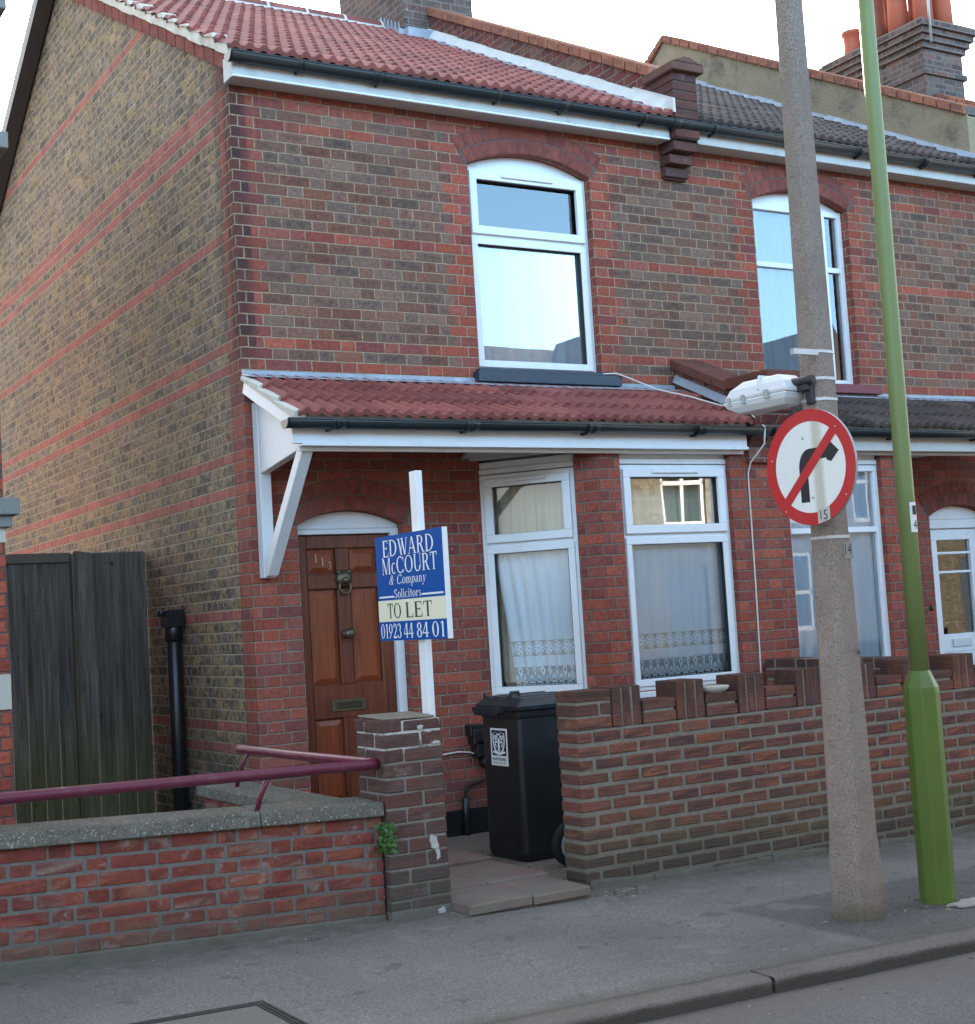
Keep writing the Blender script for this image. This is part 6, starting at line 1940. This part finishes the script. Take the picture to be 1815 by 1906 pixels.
# no right turn sign, facing traffic
SGN = thing('traffic_sign', 'round red and white no right turn sign on the concrete pole', 'road sign', (1.28, -3.895, 2.09))
SN = Vector((-math.cos(R(4.5)), -math.sin(R(4.5)), 0)); SR_ = Vector((math.sin(R(4.5)) * 1, -math.cos(R(4.5)), 0))
SC = Vector((1.262, -3.895, 2.092)); SRAD = .273
def spt(u_, v_, off): return tuple(SC + SR_ * (u_ * SRAD) + Vector((0, 0, 1)) * (v_ * SRAD) + SN * off)
def sprism(m, pts, off0, off1):
    a = [spt(u_, v_, off1) for u_, v_ in pts]; b = [spt(u_, v_, off0) for u_, v_ in pts]; n = len(a)
    m.faces(a + b, [tuple(range(n)), tuple(range(2 * n - 1, n - 1, -1))] + [(i, n + i, n + (i + 1) % n, (i + 1) % n) for i in range(n)])
circ = lambda r_, n=64: [(r_ * math.cos(2 * math.pi * i / n), r_ * math.sin(2 * math.pi * i / n)) for i in range(n)]
m = MB(); sprism(m, circ(1.0), -.016, 0); plate = m.build('plate', mat_alu, SGN, bevel=.002)
m = MB(); sprism(m, circ(.80), .0002, .0012); m.build('white_disc', mat_signwhite, plate)
m = MB()
co, ci = circ(1.0), circ(.79)
for i in range(64):
    j = (i + 1) % 64; sprism(m, [co[i], co[j], ci[j], ci[i]], .0002, .0022)
m.build('red_ring', mat_signred, plate)
m = MB()
sprism(m, [(-.245, -.60), (-.055, -.60), (-.055, -.02), (-.245, -.02)], .0013, .0026)
# bend
n = 10
for i in range(n):
    a0_, a1_ = R(180 - 90 * i / n), R(180 - 90 * (i + 1) / n)
    sprism(m, [(.005 + .25 * math.cos(a0_), -.02 + .335 * math.sin(a0_)), (.005 + .25 * math.cos(a1_), -.02 + .335 * math.sin(a1_)), (.005 + .06 * math.cos(a1_), -.02 + .14 * math.sin(a1_)), (.005 + .06 * math.cos(a0_), -.02 + .14 * math.sin(a0_))], .0013, .0026)
sprism(m, [(.005, .12), (.43, .12), (.43, .315), (.005, .315)], .0013, .0026)
sprism(m, [(.38, .085), (.48, .045), (.66, .215), (.48, .39), (.38, .35)], .0013, .0027)
m.build('black_arrow', mat_kprint, plate)
m = MB()
d = Vector((1, 1.0)).normalized(); nn = Vector((-d.y, d.x)) * .085
e = .86
sprism(m, [(-d.x * e + nn.x, -d.y * e + nn.y), (-d.x * e - nn.x, -d.y * e - nn.y), (d.x * e - nn.x, d.y * e - nn.y), (d.x * e + nn.x, d.y * e + nn.y)], .0028, .0036)
m.build('red_bar', mat_signred, plate)
m = MB()
for u_, v_ in ((-.12, .52), (.02, -.52)):
    m.lathe(spt(u_, v_, .001), [(.008, 0), (.007, .003), (.002, .004)], 10, axis=SN)
for u_, v_ in ((-.86, .2), (.62, .62), (.75, -.55), (-.62, -.72)):
    m.lathe(spt(u_, v_, .002), [(.005, 0), (.004, .002), (.001, .003)], 8, axis=SN)
m.build('rivet', mat_steel, plate)
m = MB(); sprism(m, [(.10, -.99), (.37, -.93), (.37, -.70), (.10, -.76)], .0023, .0034); sl = m.build('sticker', plain('grey_sticker', (.50, .49, .44), .6, .1), plate)
text_mesh('sticker_lettering', '15', sl, mat_kprint, spt(.235, -.845, .0034), SR_, (0, 0, 1), .044, .042, off=.001)
m = MB(); m.tube([(1.272, -3.85, 2.25), (1.36, -3.80, 2.25)], .02, 8); m.tube([(1.272, -3.85, 1.93), (1.36, -3.80, 1.93)], .02, 8); m.build('bracket', mat_dsteel, SGN)

# floodlight over the footway
FL = thing('street_light', 'white lantern with a frosted bowl bracketed to the concrete pole above the sign', 'street light', (1.33, -3.5, 2.5))
LO = Vector((1.335, -3.775, 2.485)); LD = Vector((-.10, 1, -.02)).normalized(); LW_ = Vector((1, .10, 0)).normalized(); LU = LW_.cross(LD).normalized()
if LU.z < 0: LU = -LU
def lp_(a, b, c): return tuple(LO + LD * a + LW_ * b + LU * c)
m = MB()
def lring(a0_, a1_, hw0, hw1, c): return [lp_(a0_, -hw0, c), lp_(a0_, hw0, c), lp_(a1_, hw1, c), lp_(a1_, -hw1, c)]
m.v = []; 
prof_ = [(0, .38, .080, .108, -.010), (.0, .38, .085, .112, .005), (.02, .35, .080, .103, .046), (.06, .28, .062, .076, .082)]
ringq(m, [lring(*p) for p in prof_])
m.prism([lp_(.16, -.106, .02), lp_(.175, -.106, .02), lp_(.175, -.085, .094), lp_(.16, -.085, .094)], LW_ * .18)
hd = m.build('housing', mat_lamp, FL, bevel=.010, seg=2)
m = MB(); ringq(m, [lring(.05, .33, .05, .07, -.070), lring(.02, .38, .075, .10, -.040), lring(.005, .396, .085, .115, -.011)]); m.build('bowl', mat_lamp, FL, bevel=.006)
m = MB()
for a_2 in (.10, .25, .34):
    m.prism([lp_(a_2, -.108, -.03), lp_(a_2 + .022, -.110, -.03), lp_(a_2 + .022, -.114, .012), lp_(a_2, -.112, .012)], LW_ * .012)
m.build('clip', mat_lampgrey, FL)
m = MB()
m.tube([lp_(-.10, 0, .03), lp_(.03, 0, .035)], .022, 10)
m.box(1.352, 1.38, -3.845, -3.805, 2.405, 2.535); m.box(1.33, 1.36, -3.84, -3.77, 2.47, 2.51)
m.build('bracket', mat_dsteel, FL, bevel=.003)

# ------------------------------------------------------------------ green lamp column
LP = thing('lamp_post', 'green painted steel lamp column with a thicker base, right of the concrete pole', 'lamp post', (2.0, -3.78, gz(2)))
m = MB(); m.lathe((2.0, -3.78, 0), [(.089, -.2), (.089, .98), (.087, 1.005), (.052, 1.085), (.046, 1.09)], 8, smooth=False); m.build('base', mat_green, LP, bevel=.012, seg=3)
m = MB(); m.lathe((2.0, -3.78, 0), [(.0455, 1.085), (.0435, 2.0), (.040, 4.2), (.036, 6.5)], 28); m.build('shaft', mat_greenlight, LP)
m = MB(); m.prism([(2.0 + (.0895) * math.sin(t), -3.78 - .0895 * math.cos(t), .38) for t in [R(60) + R(36) * i / 4 for i in range(5)]] + [(2.0 + (.093) * math.sin(t), -3.78 - .093 * math.cos(t), .38) for t in [R(96) - R(36) * i / 4 for i in range(5)]], (0, 0, .5)); m.build('hatch', mat_green, LP)
m = MB()
def colq(t0, t1, z0_, z1_, r_, n=6):
    pts = [(2.0 + r_ * math.sin(t0 + (t1 - t0) * i / n), -3.78 - r_ * math.cos(t0 + (t1 - t0) * i / n)) for i in range(n + 1)]
    for p, q_ in zip(pts, pts[1:]): m.face([(*p, z0_), (*q_, z0_), (*q_, z1_), (*p, z1_)])
colq(R(-28), R(42), 1.775, 1.925, .0452)
nl = m.build('number_label', mat_wprint, LP, fix=False)
tt = R(4); nv = Vector((math.sin(tt), -math.cos(tt), 0)); rv = Vector((math.cos(tt), math.sin(tt), 0))
for ch, z_ in (('1', 1.885), ('4', 1.813)):
    text_mesh('number_lettering', ch, nl, mat_kprint, Vector((2.0, -3.78, z_)) + nv * .0462, rv, (0, 0, 1), .046, .024, off=.001)
m = MB(); rr2 = random.Random(9)
pts = []
for i in range(20):
    a = 2 * math.pi * i / 20; k = rr2.uniform(.75, 1.15); pts.append((2.06 + math.cos(a) * .26 * k + .10, -3.93 + math.sin(a) * .075 * k))
pts = [(x_, y_, gz(x_) + .004) for x_, y_ in pts]
m.prism(pts, (0, 0, .008)); o = m.build('cement_patch', plain('spilt_cement', (.36, .35, .32), .9, .35, 20, .008, 50), None, loc=(2.06, -3.93, gz(2)))
tag(o, 'pale patch of spilt cement on the pavement at the foot of the green lamp column', 'cement patch')

# ------------------------------------------------------------------ inspection cover in the pavement
IC = thing('inspection_cover', 'square inspection cover with a ribbed metal frame set in the pavement', 'manhole cover', (-1.7, -3.8, gz(-1.7)))
ix0, ix1, iy0, iy1 = -2.62, -1.405, -4.12, -3.44
m = MB()
def gb(m, x0, x1, y0, y1, h0, h1):
    m.hexa([(x0, y0, gz(x0) + h0), (x1, y0, gz(x1) + h0), (x1, y1, gz(x1) + h0), (x0, y1, gz(x0) + h0), (x0, y0, gz(x0) + h1), (x1, y0, gz(x1) + h1), (x1, y1, gz(x1) + h1), (x0, y1, gz(x0) + h1)])
gb(m, ix0 + .05, ix1 - .05, iy0 + .05, iy1 - .05, -.05, .003)
m.build('tray', asphalt('tray_concrete', (.20, .19, .165), False, .6, (.2, .19, .165)), IC)
m = MB()
for q0, q1 in ((0, .010), (.018, .028), (.036, .046)):
    gb(m, ix0 + q0, ix1 - q0, iy1 - q1, iy1 - q0, -.03, .006); gb(m, ix0 + q0, ix1 - q0, iy0 + q0, iy0 + q1, -.03, .006)
    gb(m, ix1 - q1, ix1 - q0, iy0 + q1, iy1 - q1, -.03, .006); gb(m, ix0 + q0, ix0 + q1, iy0 + q1, iy1 - q1, -.03, .006)
x = ix0
while x < ix1: gb(m, x, x + .010, iy1 - .046, iy1, -.03, .0045); x += .021
gb(m, ix0, ix1, iy0, iy1, -.06, .0012)
m.build('frame', plain('rusty_iron', (.045, .04, .038), .75, .35, 20, .003, 60, dirt=(.09, .07, .055)), IC)
